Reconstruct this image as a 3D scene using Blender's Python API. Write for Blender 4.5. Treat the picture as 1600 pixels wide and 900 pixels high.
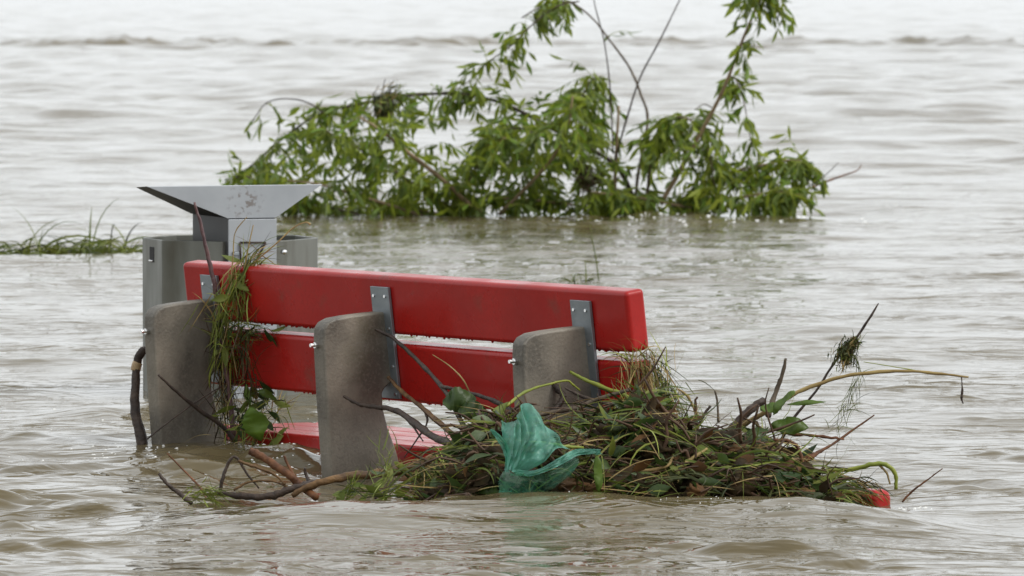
import bpy, bmesh, math, random
import numpy as np
from mathutils import Vector, Matrix, noise

for o in list(bpy.data.objects):
    bpy.data.objects.remove(o)
scene = bpy.context.scene
COL = scene.collection
R = math.radians

# ------------------------------------------------------------------ camera
FPX, CAMH, HORIZ = 10000.0, 1.18, -60.0          # focal length in 1600-px pixels, eye height, horizon row
PITCH = math.atan((450 - HORIZ) / FPX)
cd = bpy.data.cameras.new('camera'); cam = bpy.data.objects.new('camera', cd); COL.objects.link(cam)
cd.sensor_width = 36.0; cd.lens = 36.0 * FPX / 1600.0
cd.clip_start = 0.5; cd.clip_end = 9000
cam.location = (0, 0, CAMH); cam.rotation_euler = (math.pi / 2 - PITCH, 0, 0)
cd.dof.use_dof = True; cd.dof.focus_distance = 14.5; cd.dof.aperture_fstop = 17.0
scene.camera = cam

# ------------------------------------------------------------------ overcast daylight
SUN_EL, SUN_AZ = R(46), R(112)                    # azimuth clockwise from +Y: to the right, a little behind the camera
w = bpy.data.worlds.new('World'); scene.world = w; w.use_nodes = True
nt = w.node_tree; nt.nodes.clear()
out = nt.nodes.new('ShaderNodeOutputWorld'); bg = nt.nodes.new('ShaderNodeBackground')
sky = nt.nodes.new('ShaderNodeTexSky'); sky.sky_type = 'NISHITA'; sky.sun_disc = False
sky.sun_elevation = SUN_EL; sky.sun_rotation = SUN_AZ; sky.air_density = 1.0; sky.dust_density = 3.0
hs = nt.nodes.new('ShaderNodeHueSaturation'); hs.inputs['Saturation'].default_value = 0.18
cl = nt.nodes.new('ShaderNodeMix'); cl.data_type = 'RGBA'; cl.inputs[0].default_value = 0.72
cl.inputs[7].default_value = (8.1, 8.42, 8.65, 1)    # even grey cloud cover
nt.links.new(sky.outputs[0], hs.inputs['Color']); nt.links.new(hs.outputs[0], cl.inputs[6])
nt.links.new(cl.outputs[2], bg.inputs['Color']); bg.inputs['Strength'].default_value = 0.115
nt.links.new(bg.outputs[0], out.inputs['Surface'])
sd = bpy.data.lights.new('sun', 'SUN'); sd.energy = 1.4; sd.angle = R(20); sd.color = (1.0, 0.97, 0.92)
sun = bpy.data.objects.new('sun', sd); COL.objects.link(sun)
sdir = Vector((math.sin(SUN_AZ) * math.cos(SUN_EL), math.cos(SUN_AZ) * math.cos(SUN_EL), math.sin(SUN_EL)))
sun.rotation_euler = (-sdir).to_track_quat('-Z', 'Y').to_euler(); sun.location = (5, -5, 12)
vs = scene.view_settings; vs.view_transform = 'Standard'; vs.look = 'None'; vs.exposure = 0.48; vs.gamma = 1.0

# ------------------------------------------------------------------ helpers
def px(x, y, Y):
    """point at depth Y (metres along the ground) seen at photo position x, y"""
    d = Vector(((x - 800) / FPX, (450 - y) / FPX, -1.0))
    d = Matrix.Rotation(math.pi / 2 - PITCH, 3, 'X') @ d
    return Vector((0, 0, CAMH)) + d * (Y / d.y)
def to_px(p):
    q = Matrix.Rotation(-(math.pi / 2 - PITCH), 3, 'X') @ (Vector(p) - Vector((0, 0, CAMH)))
    return 800 + FPX * q.x / -q.z, 450 - FPX * q.y / -q.z
def link(name, me, mat=None, parent=None):
    o = bpy.data.objects.new(name, me); COL.objects.link(o)
    if mat is not None:
        for m in (mat if isinstance(mat, (list, tuple)) else [mat]): me.materials.append(m)
    if parent is not None: o.parent = parent
    return o
def tag(o, label=None, cat=None, group=None, kind=None):
    if label: o['label'] = label
    if cat: o['category'] = cat
    if group: o['group'] = group
    if kind: o['kind'] = kind
    return o
def empty(name, loc=(0, 0, 0)):
    o = bpy.data.objects.new(name, None); COL.objects.link(o); o.location = loc; o.empty_display_size = 0.1
    return o
class MB:
    def __init__(s): s.v = []; s.f = []; s.m = []
    def add(s, vs, fs, mi=0):
        n = len(s.v); s.v += [tuple(v) for v in vs]; s.f += [tuple(i + n for i in f) for f in fs]; s.m += [mi] * len(fs)
    def mesh(s, name, smooth=True, origin=None):
        v = s.v
        if origin is not None: v = [(a[0] - origin[0], a[1] - origin[1], a[2] - origin[2]) for a in v]
        me = bpy.data.meshes.new(name); me.from_pydata(v, [], s.f)
        if any(s.m): me.polygons.foreach_set('material_index', s.m)
        if smooth: me.polygons.foreach_set('use_smooth', [True] * len(s.f))
        me.update(); return me
def spline(pts, n):
    """Catmull-Rom through 4-tuples (x, y, z, r)"""
    P = [np.array(p, float) for p in pts]; P = [2 * P[0] - P[1]] + P + [2 * P[-1] - P[-2]]; res = []
    for i in range(1, len(P) - 2):
        for k in range(n):
            t = k / n; a, b, c, d = P[i - 1:i + 3]
            res.append(0.5 * ((2 * b) + (c - a) * t + (2 * a - 5 * b + 4 * c - d) * t * t + (3 * b - a - 3 * c + d) * t ** 3))
    res.append(P[-2]); return res
def tube(mb, pts, sides=6, n=4, mi=0, rough=0.0, rng=random):
    S = spline(pts, n) if len(pts) > 1 else pts
    vs, fs = [], []; up = Vector((0.13, 0.31, 0.94))
    for i, p in enumerate(S):
        a = Vector(S[max(i - 1, 0)][:3]); b = Vector(S[min(i + 1, len(S) - 1)][:3]); t = (b - a).normalized()
        x = t.cross(up); x = x.normalized() if x.length > 1e-4 else t.orthogonal().normalized(); y = t.cross(x)
        r = max(p[3], 1e-4) * (1 + rough * rng.uniform(-1, 1)); jj = r * rough * 1.3
        if jj and 0 < i < len(S) - 1: p = (p[0] + rng.uniform(-jj, jj), p[1] + rng.uniform(-jj, jj), p[2] + rng.uniform(-jj, jj), p[3])
        for k in range(sides):
            an = 2 * math.pi * k / sides; rr = r * (1 + rough * 0.6 * rng.uniform(-1, 1))
            vs.append(Vector(p[:3]) + x * math.cos(an) * rr + y * math.sin(an) * rr)
    for i in range(len(S) - 1):
        for k in range(sides):
            fs.append((i * sides + k, i * sides + (k + 1) % sides, (i + 1) * sides + (k + 1) % sides, (i + 1) * sides + k))
    fs.append(tuple(range(sides))[::-1]); fs.append(tuple((len(S) - 1) * sides + k for k in range(sides)))
    mb.add(vs, fs, mi)
def blade(mb, p, d, L, wd, bend, mi=0, seg=5, tw=0.0):
    """one grass blade: a folded tapering ribbon that bends towards `bend`"""
    p = Vector(p); d = Vector(d).normalized(); side = d.cross(Vector((random.uniform(-1, 1), random.uniform(-1, 1), random.uniform(-1, 1)))).normalized()
    vs, fs = [], []
    for i in range(seg + 1):
        t = i / seg; ww = wd * (1 - t) ** 0.6 * (0.55 + 0.45 * min(1, t * 5)) + wd * 0.04
        n = d.cross(side).normalized()
        vs += [p - side * ww * 0.5, p + n * ww * 0.18, p + side * ww * 0.5]
        d = (d + Vector(bend) / seg).normalized(); side = (side - d * side.dot(d)).normalized(); p = p + d * (L / seg)
    for i in range(seg):
        a = i * 3; fs += [(a, a + 1, a + 4, a + 3), (a + 1, a + 2, a + 5, a + 4)]
    mb.add(vs, fs, mi)
def leaf_vf(L, wd, droop=0.25, fold=0.25, seg=4):
    """lanceolate leaf along +X, normal +Z, stalk at the origin"""
    vs, fs = [], []; prof = [0.08, 0.72, 1.0, 0.66, 0.03] if seg == 4 else [math.sin(math.pi * (0.03 + 0.96 * i / seg)) ** 0.8 for i in range(seg + 1)]
    for i in range(seg + 1):
        t = i / seg; z = -droop * L * t * t; hw = 0.5 * wd * prof[i]
        vs += [(L * t, -hw, z + fold * hw), (L * t, 0, z), (L * t, hw, z + fold * hw)]
    for i in range(seg):
        a = i * 3; fs += [(a, a + 3, a + 4, a + 1), (a + 1, a + 4, a + 5, a + 2)]
    return vs, fs
def orient(d, roll=0.0):
    q = Vector(d).to_track_quat('X', 'Z'); return q.to_matrix() @ Matrix.Rotation(roll, 3, 'X')
def bevel(o, wdt, seg=2):
    m = o.modifiers.new('bevel', 'BEVEL'); m.width = wdt; m.segments = seg; m.limit_method = 'ANGLE'; m.angle_limit = R(35)
    o.data.polygons.foreach_set('use_smooth', [True] * len(o.data.polygons))
    try: m.harden_normals = True
    except Exception: pass

# ------------------------------------------------------------------ materials
def mat(name, col, rough=0.5, metal=0.0, var=None, vscale=8.0, bump=0.0, bscale=60.0, spec=0.5, coat=0.0, var2=None, v2scale=3.0, v2lo=0.5, v2hi=0.65, stretch=None, rvar=0.0, trans=0.0, rand=0.0, vlo=0.35, vhi=0.68, fine=0.0, spot=None):
    m = bpy.data.materials.new(name); m.use_nodes = True; t = m.node_tree; b = t.nodes['Principled BSDF']
    b.inputs['Roughness'].default_value = rough; b.inputs['Metallic'].default_value = metal
    b.inputs['Specular IOR Level'].default_value = spec; b.inputs['Coat Weight'].default_value = coat; b.inputs['Coat Roughness'].default_value = 0.08
    tc = t.nodes.new('ShaderNodeTexCoord'); src = tc.outputs['Object']
    if stretch:
        mp = t.nodes.new('ShaderNodeMapping'); mp.inputs['Scale'].default_value = stretch; t.links.new(src, mp.inputs[0]); src = mp.outputs[0]
    def nz(sc, det=5.0):
        n = t.nodes.new('ShaderNodeTexNoise'); n.inputs['Scale'].default_value = sc; n.inputs['Detail'].default_value = det
        t.links.new(src, n.inputs['Vector']); return n
    def ramp(n, lo, hi):
        r = t.nodes.new('ShaderNodeMapRange'); r.inputs[1].default_value = lo; r.inputs[2].default_value = hi
        t.links.new(n.outputs[0], r.inputs[0]); return r.outputs[0]
    def mix(f, a, bb):
        x = t.nodes.new('ShaderNodeMix'); x.data_type = 'RGBA'
        t.links.new(f, x.inputs[0])
        for i, c in ((6, a), (7, bb)):
            if isinstance(c, tuple): x.inputs[i].default_value = (*c, 1)
            else: t.links.new(c, x.inputs[i])
        return x.outputs[2]
    c = col
    if var: c = mix(ramp(nz(vscale), vlo, vhi), col, var)
    if var2: c = mix(ramp(nz(v2scale, 6), v2lo, v2hi), c, var2)
    if fine:
        c = mix(ramp(nz(140, 3), 0.48, 0.75), c, tuple(k * (1 - fine) for k in col))
    if spot:
        vm = t.nodes.new('ShaderNodeVectorMath'); vm.operation = 'DISTANCE'; vm.inputs[1].default_value = spot[:3]; t.links.new(tc.outputs['Object'], vm.inputs[0])
        r1 = t.nodes.new('ShaderNodeMapRange'); r1.inputs[1].default_value = spot[3]; r1.inputs[2].default_value = spot[3] * .3; t.links.new(vm.outputs['Value'], r1.inputs[0])
        mm = t.nodes.new('ShaderNodeMath'); mm.operation = 'MULTIPLY'; t.links.new(r1.outputs[0], mm.inputs[0]); t.links.new(ramp(nz(75, 5), 0.53, 0.63), mm.inputs[1])
        c = mix(mm.outputs[0], c, (0.19, 0.175, 0.165))
    if rand:
        oi = t.nodes.new('ShaderNodeObjectInfo'); h = t.nodes.new('ShaderNodeHueSaturation')
        r = t.nodes.new('ShaderNodeMapRange'); r.inputs[3].default_value = 1 - rand; r.inputs[4].default_value = 1 + rand
        t.links.new(oi.outputs['Random'], r.inputs[0]); t.links.new(r.outputs[0], h.inputs['Value'])
        if isinstance(c, tuple): h.inputs['Color'].default_value = (*c, 1)
        else: t.links.new(c, h.inputs['Color'])
        c = h.outputs[0]
    if isinstance(c, tuple): b.inputs['Base Color'].default_value = (*c, 1)
    else: t.links.new(c, b.inputs['Base Color'])
    if rvar:
        r = t.nodes.new('ShaderNodeMapRange'); r.inputs[1].default_value = 0.3; r.inputs[2].default_value = 0.7
        r.inputs[3].default_value = max(0.02, rough - rvar); r.inputs[4].default_value = rough + rvar
        t.links.new(nz(vscale * 1.7).outputs[0], r.inputs[0]); t.links.new(r.outputs[0], b.inputs['Roughness'])
    if bump:
        bn = t.nodes.new('ShaderNodeBump'); bn.inputs['Strength'].default_value = bump; bn.inputs['Distance'].default_value = 0.004
        t.links.new(nz(bscale, 6).outputs[0], bn.inputs['Height']); t.links.new(bn.outputs[0], b.inputs['Normal'])
    if trans:
        tr = t.nodes.new('ShaderNodeBsdfTranslucent'); ms = t.nodes.new('ShaderNodeMixShader'); ms.inputs[0].default_value = trans
        if isinstance(c, tuple): tr.inputs[0].default_value = (*c, 1)
        else: t.links.new(c, tr.inputs[0])
        o = t.nodes['Material Output']; t.links.new(b.outputs[0], ms.inputs[1]); t.links.new(tr.outputs[0], ms.inputs[2]); t.links.new(ms.outputs[0], o.inputs[0])
    return m
M = {}
M['red'] = mat('red_lacquer', (0.37, 0.011, 0.008), 0.30, var=(0.28, 0.008, 0.006), vscale=5, bump=0.10, bscale=50, spec=0.28, coat=0.10, rvar=0.12, var2=(0.14, 0.045, 0.03), v2scale=14, v2lo=0.60, v2hi=0.85, fine=0.22)
M['concrete'] = mat('wet_concrete', (0.205, 0.18, 0.142), 0.52, var=(0.088, 0.078, 0.062), vlo=0.40, vhi=0.60, vscale=6.5, bump=0.35, bscale=150, var2=(0.085, 0.078, 0.045), v2scale=5, v2lo=0.52, v2hi=0.75, fine=0.25)
M['steel'] = mat('galvanised_steel', (0.30, 0.33, 0.35), 0.48, 0.75, var=(0.22, 0.245, 0.26), vscale=22, bump=0.05, bscale=200)
M['screw'] = mat('bright_screw', (0.8, 0.8, 0.8), 0.2, 1.0)
M['bin'] = mat('bin_grey_paint', (0.18, 0.182, 0.16), 0.42, 0.45, var=(0.13, 0.135, 0.115), vscale=5, bump=0.04, bscale=150, rvar=0.08, stretch=(2.5, 2.5, 0.7), var2=(0.085, 0.08, 0.06), v2scale=4, v2lo=0.52, v2hi=0.75)
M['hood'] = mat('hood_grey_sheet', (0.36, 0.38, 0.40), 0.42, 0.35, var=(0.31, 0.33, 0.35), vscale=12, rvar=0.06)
M['neck_hood_shade'] = mat('dark_neck_shaded_hood', (0.042, 0.042, 0.042), 0.55, 0.2, var=(0.03, 0.03, 0.03), vscale=9)  # dark inside of the neck; on the hood sides, painted shade
M['bark_wine'] = mat('wine_red_bark', (0.060, 0.026, 0.028), 0.45, var=(0.11, 0.05, 0.045), vscale=24, bump=0.5, bscale=90)
M['dark'] = mat('dark_interior', (0.02, 0.02, 0.02), 0.8)
M['bark_dark'] = mat('dark_wet_bark', (0.026, 0.018, 0.014), 0.55, var=(0.065, 0.044, 0.032), vscale=40, bump=0.9, bscale=120, spec=0.3)
M['bark_brown'] = mat('brown_bark', (0.17, 0.095, 0.038), 0.6, var=(0.06, 0.034, 0.017), vscale=30, bump=0.9, bscale=110, spec=0.25)
M['bark_red'] = mat('reddish_bark', (0.16, 0.066, 0.026), 0.6, var=(0.055, 0.024, 0.013), vscale=30, bump=0.8, bscale=110, spec=0.25)
M['bark_grey'] = mat('grey_brown_bark', (0.13, 0.10, 0.068), 0.65, var=(0.06, 0.045, 0.03), vscale=24, bump=0.7, bscale=90, spec=0.25)
M['bark_tan'] = mat('tan_bark', (0.27, 0.20, 0.115), 0.65, var=(0.17, 0.12, 0.07), vscale=14, spec=0.25)
M['peeled'] = mat('peeled_wood', (0.42, 0.31, 0.17), 0.5, var=(0.30, 0.2, 0.1), vscale=30)
M['straw'] = mat('wet_straw', (0.36, 0.27, 0.11), 0.6, var=(0.20, 0.13, 0.05), vscale=18, trans=0.15, spec=0.25)
M['stem'] = mat('yellow_green_stem', (0.24, 0.26, 0.035), 0.45, var=(0.15, 0.19, 0.03), vscale=14, trans=0.1, spec=0.35)
M['grass'] = mat('wet_grass', (0.085, 0.125, 0.018), 0.55, var=(0.16, 0.175, 0.03), vscale=12, trans=0.25, spec=0.3)
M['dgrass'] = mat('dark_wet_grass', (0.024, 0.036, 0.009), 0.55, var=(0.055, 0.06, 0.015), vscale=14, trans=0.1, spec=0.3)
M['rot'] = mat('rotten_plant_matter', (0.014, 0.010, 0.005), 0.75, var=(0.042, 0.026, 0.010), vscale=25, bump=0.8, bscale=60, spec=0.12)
M['twigs'] = mat('small_wet_twigs', (0.045, 0.026, 0.016), 0.6, var=(0.10, 0.055, 0.03), vscale=25, spec=0.25)
M['leaf'] = mat('green_leaf', (0.075, 0.135, 0.018), 0.42, var=(0.12, 0.18, 0.025), vscale=12, trans=0.35, rand=0.25, spec=0.4, bump=0.4, bscale=90)
M['dleaf'] = mat('dark_green_leaf', (0.026, 0.052, 0.013), 0.42, var=(0.055, 0.085, 0.018), vscale=14, trans=0.2, rand=0.25, spec=0.35, bump=0.4, bscale=90)
M['brleaf'] = mat('bright_green_leaf', (0.17, 0.27, 0.03), 0.42, var=(0.12, 0.20, 0.025), vscale=14, trans=0.35, spec=0.35, bump=0.4, bscale=90)
M['dead'] = mat('brown_dead_leaf', (0.12, 0.055, 0.016), 0.7, var=(0.05, 0.026, 0.010), vscale=20, trans=0.15, rand=0.25, spec=0.3)
M['wleaf'] = mat('willow_leaf', (0.24, 0.32, 0.030), 0.5, var=(0.35, 0.41, 0.045), vscale=3, trans=0.5, rand=0.3, spec=0.3)
M['wleaf2'] = mat('willow_leaf_pale', (0.19, 0.255, 0.065), 0.5, var=(0.14, 0.205, 0.045), vscale=4, trans=0.4, rand=0.3, spec=0.3)

# ------------------------------------------------------------------ bench frame: s along the bench, u from back to front, z up
A0 = px(283, 410, 15.70); A1 = px(978, 456, 14.30); ZT = (A0.z + A1.z) / 2
SV = Vector((A1.x - A0.x, A1.y - A0.y, 0)); BL = SV.length; SV.normalize(); UV = Vector((-SV.y, SV.x, 0))
def bp(s, u, z): return Vector((A0.x, A0.y, 0)) + SV * s + UV * u + Vector((0, 0, z))
TILT = 0.13
def ub(z): return (ZT - z) * TILT                 # back face of the backrest planks
def solve_s(x, u, z):
    lo, hi = -0.5, 2.5
    for _ in range(50):
        m = (lo + hi) / 2
        if to_px(bp(m, u, z))[0] < x: lo = m
        else: hi = m
    return lo
def on_s(x, y, s):
    """(u, z) of the point of the plane s = const seen at photo position x, y"""
    lo, hi = -1.0, 1.5
    for _ in range(50):
        m = (lo + hi) / 2
        if to_px(bp(s, m, 0.25))[0] < x: lo = m
        else: hi = m
    Y = bp(s, lo, 0).y; p = px(x, y, Y); return lo, p.z

# ------------------------------------------------------------------ water
def tile(n, size, kmin, kmax, power, seed, aniso=0.0, ang=0.0):
    rg = np.random.default_rng(seed); k = np.fft.fftfreq(n, size / n); KX, KY = np.meshgrid(k, k, indexing='ij'); K = np.hypot(KX, KY)
    a = np.where((K >= kmin) & (K <= kmax), np.maximum(K, 1e-6) ** (-power), 0)
    if aniso:
        c = np.abs(KX * math.cos(ang) + KY * math.sin(ang)) / np.maximum(K, 1e-6); a = a * ((1 - aniso) + aniso * c ** 2)
    h = np.fft.ifft2(a * np.exp(2j * np.pi * rg.random((n, n)))).real
    return h / h.std()
def samp(T, size, x, y):
    n = T.shape[0]; fx = (x / size * n) % n; fy = (y / size * n) % n
    i = fx.astype(int); j = fy.astype(int); a = fx - i; b = fy - j; i %= n; j %= n; i2 = (i + 1) % n; j2 = (j + 1) % n
    return T[i, j] * (1 - a) * (1 - b) + T[i2, j] * a * (1 - b) + T[i, j2] * (1 - a) * b + T[i2, j2] * a * b
T1 = tile(512, 3.1, 3.0, 15, 1.0, 1, 0.6, R(80)); T1 = T1 + 0.2 * (T1 ** 2 - 1)
T5 = tile(256, 6.3, 0.5, 2.2, 1.0, 9)
T2 = tile(512, 11.0, 0.45, 4, 1.6, 2, 0.5, R(80))
T3 = tile(512, 70.0, 0.12, 1.6, 1.0, 3, 0.5, R(85))
T4 = tile(256, 9.0, 0.2, 1.2, 1.2, 4)
def sstep(a, b, v):
    t = np.clip((v - a) / (b - a), 0, 1); return t * t * (3 - 2 * t)
def water_h(x, y):
    x = np.asarray(x, float); y = np.asarray(y, float); yy = np.maximum(y, 6)
    patch = 0.65 + 0.45 * samp(T4, 9.0, x + 2, y)
    calm = 1 - 0.6 * np.exp(-((x - 0.15) / 0.75) ** 2 - ((y - 13.25) / 0.45) ** 2)
    f1 = np.clip(1 - (yy - 24) / 24, 0, 1); near = np.exp(-((y - 14.5) / 7) ** 2)
    chop = 0.40 + 0.75 * np.exp(-((y - 14.9) / 1.5) ** 2) * (1 - sstep(0.1, 0.9, x)) + 0.30 * np.exp(-((y - 12.4) / 0.9) ** 2) + 0.25 * np.exp(-((y - 14.0) / 1.0) ** 2) * sstep(0.6, 0.9, x)
    burst = np.clip(0.75 + 0.55 * samp(T5, 6.3, x, y * 0.8), 0.3, 1.7)
    h = 0.0036 * samp(T1, 3.1, x * 0.75, y) * f1 * burst * calm * chop
    h += 0.0062 * samp(T2, 11.0, x * 0.7, y) * np.clip(1 - (yy - 70) / 60, 0, 1) * calm
    h += 0.030 * samp(T3, 70.0, x, y) * sstep(20, 60, yy)
    # pile-up of water in front of the debris, the trough behind it, the drop beside the middle support
    wob = 0.05 * np.sin(x * 5.0 + 0.6) + 0.03 * np.sin(x * 11 + 2)
    env = sstep(-0.95, -0.35, x) * (1 - sstep(0.62, 1.05, x))
    d = y - (13.42 + wob * 0.6)
    ridge = np.where(d < 0, np.exp(-(d / 0.25) ** 2), np.exp(-(d / 0.20) ** 2))
    h += env * ridge * (0.053 + 0.006 * np.sin(x * 6.3 + 1.0) + 0.004 * np.sin(x * 14))
    h -= 0.030 * env * np.exp(-((y - 14.05) / 0.32) ** 2)
    h -= 0.030 * np.exp(-((x + 0.22) / 0.35) ** 2 - ((y - 14.85) / 0.35) ** 2)
    # small standing waves round the supports and the bin
    h += 0.028 * np.exp(-((x + 1.08) / 0.16) ** 2 - ((y - 16.55) / 0.14) ** 2)
    h += 0.020 * np.exp(-((x + 0.88) / 0.12) ** 2 - ((y - 16.6) / 0.12) ** 2)
    h += 0.016 * np.exp(-((x + 1.02) / 0.25) ** 2 - ((y - 14.95) / 0.10) ** 2)
    h += 0.020 * np.exp(-((x - 0.98) / 0.2) ** 2 - ((y - 20.2) / 0.16) ** 2)
    h += 0.016 * np.exp(-((x - 0.33) / 0.3) ** 2 - ((y - 19.0) / 0.14) ** 2)
    # disturbed water along the foot of the willow
    h += 0.030 * np.exp(-((x - 0.75) / 0.55) ** 2 - ((y - 29.6) / 0.25) ** 2) * (0.7 + 0.6 * np.sin(x * 17) * np.sin(x * 7 + 1))
    # long standing wave across the river
    yr = 90 + 1.2 * np.sin(x * 0.5) + 0.8 * np.sin(x * 1.3 + 1)
    d = y - yr
    amp = 0.050 + 0.012 * np.sin(x * 1.1 + 2.2) + 0.05 * np.exp(-((x + 5.3) / 0.45) ** 2) + 0.03 * np.exp(-((x + 0.7) / 0.5) ** 2) + 0.014 * samp(T2, 11.0, x * 1.3, y * 0 + 3.3) + 0.012 * samp(T1, 3.1, x * 0.5, y * 0 + 1.3)
    h += np.maximum(amp, 0.02) * np.where(d < 0, np.exp(-(d / 0.45) ** 2), np.exp(-(d / 2.5) ** 2)) * np.exp(-(x / 60) ** 2)
    return h
def build_water():
    q = np.linspace(1 / 9.5, 1 / 240, 1350); ys = np.sort(np.concatenate([1 / q, np.arange(86.0, 93.0, 0.13)]))
    ys = np.concatenate([[-400, -60, -10, 0, 3, 6, 8], ys, [300, 420, 700, 1300, 2600, 6000]])
    tin = np.linspace(-0.105, 0.105, 540); k = np.array([0.02, 0.05, 0.1, 0.2, 0.4, 0.8, 1.6, 3.5])
    ts = np.concatenate([(-0.105 - k)[::-1], tin, 0.105 + k])
    sc = np.maximum(np.abs(ys), 9.5); sc[0] = 400; sc[1] = 60
    X = ts[None, :] * sc[:, None]; Yg = np.repeat(ys[:, None], len(ts), 1)
    Z = water_h(X, Yg); fade = ((Yg > 8.5) & (Yg < 239)) & (np.abs(X) < 0.13 * np.abs(sc[:, None])); Z = np.where(fade, Z, 0)
    nr, nc = X.shape; v = np.stack([X, Yg, Z], -1).reshape(-1, 3)
    idx = np.arange(nr * nc).reshape(nr, nc)
    f = np.stack([idx[:-1, :-1], idx[:-1, 1:], idx[1:, 1:], idx[1:, :-1]], -1).reshape(-1, 4)
    me = bpy.data.meshes.new('water'); me.vertices.add(len(v)); me.vertices.foreach_set('co', v.ravel())
    me.loops.add(f.size); me.loops.foreach_set('vertex_index', f.ravel().astype(np.int32))
    me.polygons.add(len(f)); me.polygons.foreach_set('loop_start', np.arange(0, f.size, 4, dtype=np.int32))
    me.polygons.foreach_set('use_smooth', np.ones(len(f), bool)); me.update(calc_edges=True)
    m = bpy.data.materials.new('muddy_flood_water'); m.use_nodes = True; t = m.node_tree; b = t.nodes['Principled BSDF']
    b.inputs['Roughness'].default_value = 0.03; b.inputs['IOR'].default_value = 1.333
    tc = t.nodes.new('ShaderNodeTexCoord'); geo = tc.outputs['Object']
    n0 = t.nodes.new('ShaderNodeTexNoise'); n0.inputs['Scale'].default_value = 0.9; n0.inputs['Detail'].default_value = 4; t.links.new(geo, n0.inputs['Vector'])
    cr = t.nodes.new('ShaderNodeMix'); cr.data_type = 'RGBA'; cr.inputs[6].default_value = (0.120, 0.094, 0.048, 1); cr.inputs[7].default_value = (0.085, 0.067, 0.034, 1)
    t.links.new(n0.outputs[0], cr.inputs[0]); t.links.new(cr.outputs[2], b.inputs['Base Color'])
    mp = t.nodes.new('ShaderNodeMapping'); mp.inputs['Scale'].default_value = (0.7, 1.0, 1.0); mp.inputs['Rotation'].default_value = (0, 0, R(12)); t.links.new(geo, mp.inputs[0])
    n1 = t.nodes.new('ShaderNodeTexNoise'); n1.inputs['Scale'].default_value = 9; n1.inputs['Detail'].default_value = 5; n1.inputs['Roughness'].default_value = 0.55; t.links.new(mp.outputs[0], n1.inputs['Vector'])
    n2 = t.nodes.new('ShaderNodeTexNoise'); n2.inputs['Scale'].default_value = 1.6; n2.inputs['Detail'].default_value = 4; t.links.new(mp.outputs[0], n2.inputs['Vector'])
    b1 = t.nodes.new('ShaderNodeBump'); b1.inputs['Strength'].default_value = 0.30; b1.inputs['Distance'].default_value = 0.02; t.links.new(n1.outputs[0], b1.inputs['Height'])
    b2 = t.nodes.new('ShaderNodeBump'); b2.inputs['Strength'].default_value = 0.25; b2.inputs['Distance'].default_value = 0.10; t.links.new(n2.outputs[0], b2.inputs['Height'])
    n3 = t.nodes.new('ShaderNodeTexNoise'); n3.inputs['Scale'].default_value = 0.35; n3.inputs['Detail'].default_value = 3; t.links.new(mp.outputs[0], n3.inputs['Vector'])
    for bb, lo, hi in ((b1, 0.08, 0.36), (b2, 0.10, 0.80)):
        r = t.nodes.new('ShaderNodeMapRange'); r.inputs[1].default_value = 0.35; r.inputs[2].default_value = 0.68; r.inputs[3].default_value = lo; r.inputs[4].default_value = hi
        t.links.new(n3.outputs[0], r.inputs[0]); t.links.new(r.outputs[0], bb.inputs['Strength'])
    mp4 = t.nodes.new('ShaderNodeMapping'); mp4.inputs['Scale'].default_value = (0.5, 1.0, 1.0); mp4.inputs['Rotation'].default_value = (0, 0, R(-8)); t.links.new(geo, mp4.inputs[0])
    n4 = t.nodes.new('ShaderNodeTexNoise'); n4.inputs['Scale'].default_value = 10; n4.inputs['Detail'].default_value = 3; n4.inputs['Roughness'].default_value = 0.5; n4.inputs['Distortion'].default_value = 0.8; t.links.new(mp4.outputs[0], n4.inputs['Vector'])
    b4 = t.nodes.new('ShaderNodeBump'); b4.inputs['Distance'].default_value = 0.05; t.links.new(n4.outputs[0], b4.inputs['Height'])
    r = t.nodes.new('ShaderNodeMapRange'); r.inputs[1].default_value = 0.38; r.inputs[2].default_value = 0.62; r.inputs[3].default_value = 0.06; r.inputs[4].default_value = 0.80; t.links.new(n2.outputs[0], r.inputs[0]); sp = t.nodes.new('ShaderNodeSeparateXYZ'); t.links.new(geo, sp.inputs[0])
    rf = t.nodes.new('ShaderNodeMapRange'); rf.inputs[1].default_value = 17; rf.inputs[2].default_value = 40; rf.inputs[3].default_value = 1.0; rf.inputs[4].default_value = 0.30; t.links.new(sp.outputs[1], rf.inputs[0])   # calmer out in the wide river
    mu = t.nodes.new('ShaderNodeMath'); mu.operation = 'MULTIPLY'; t.links.new(r.outputs[0], mu.inputs[0]); t.links.new(rf.outputs[0], mu.inputs[1]); t.links.new(mu.outputs[0], b4.inputs['Strength'])
    t.links.new(b4.outputs[0], b1.inputs['Normal'])
    t.links.new(b1.outputs[0], b2.inputs['Normal']); t.links.new(b2.outputs[0], b.inputs['Normal'])
    o = link('water', me, m); tag(o, 'muddy brown flood water with pale sky reflections', 'water', kind='structure')
build_water()
def wz(x, y): return float(water_h(np.array([x]), np.array([y]))[0])

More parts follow.
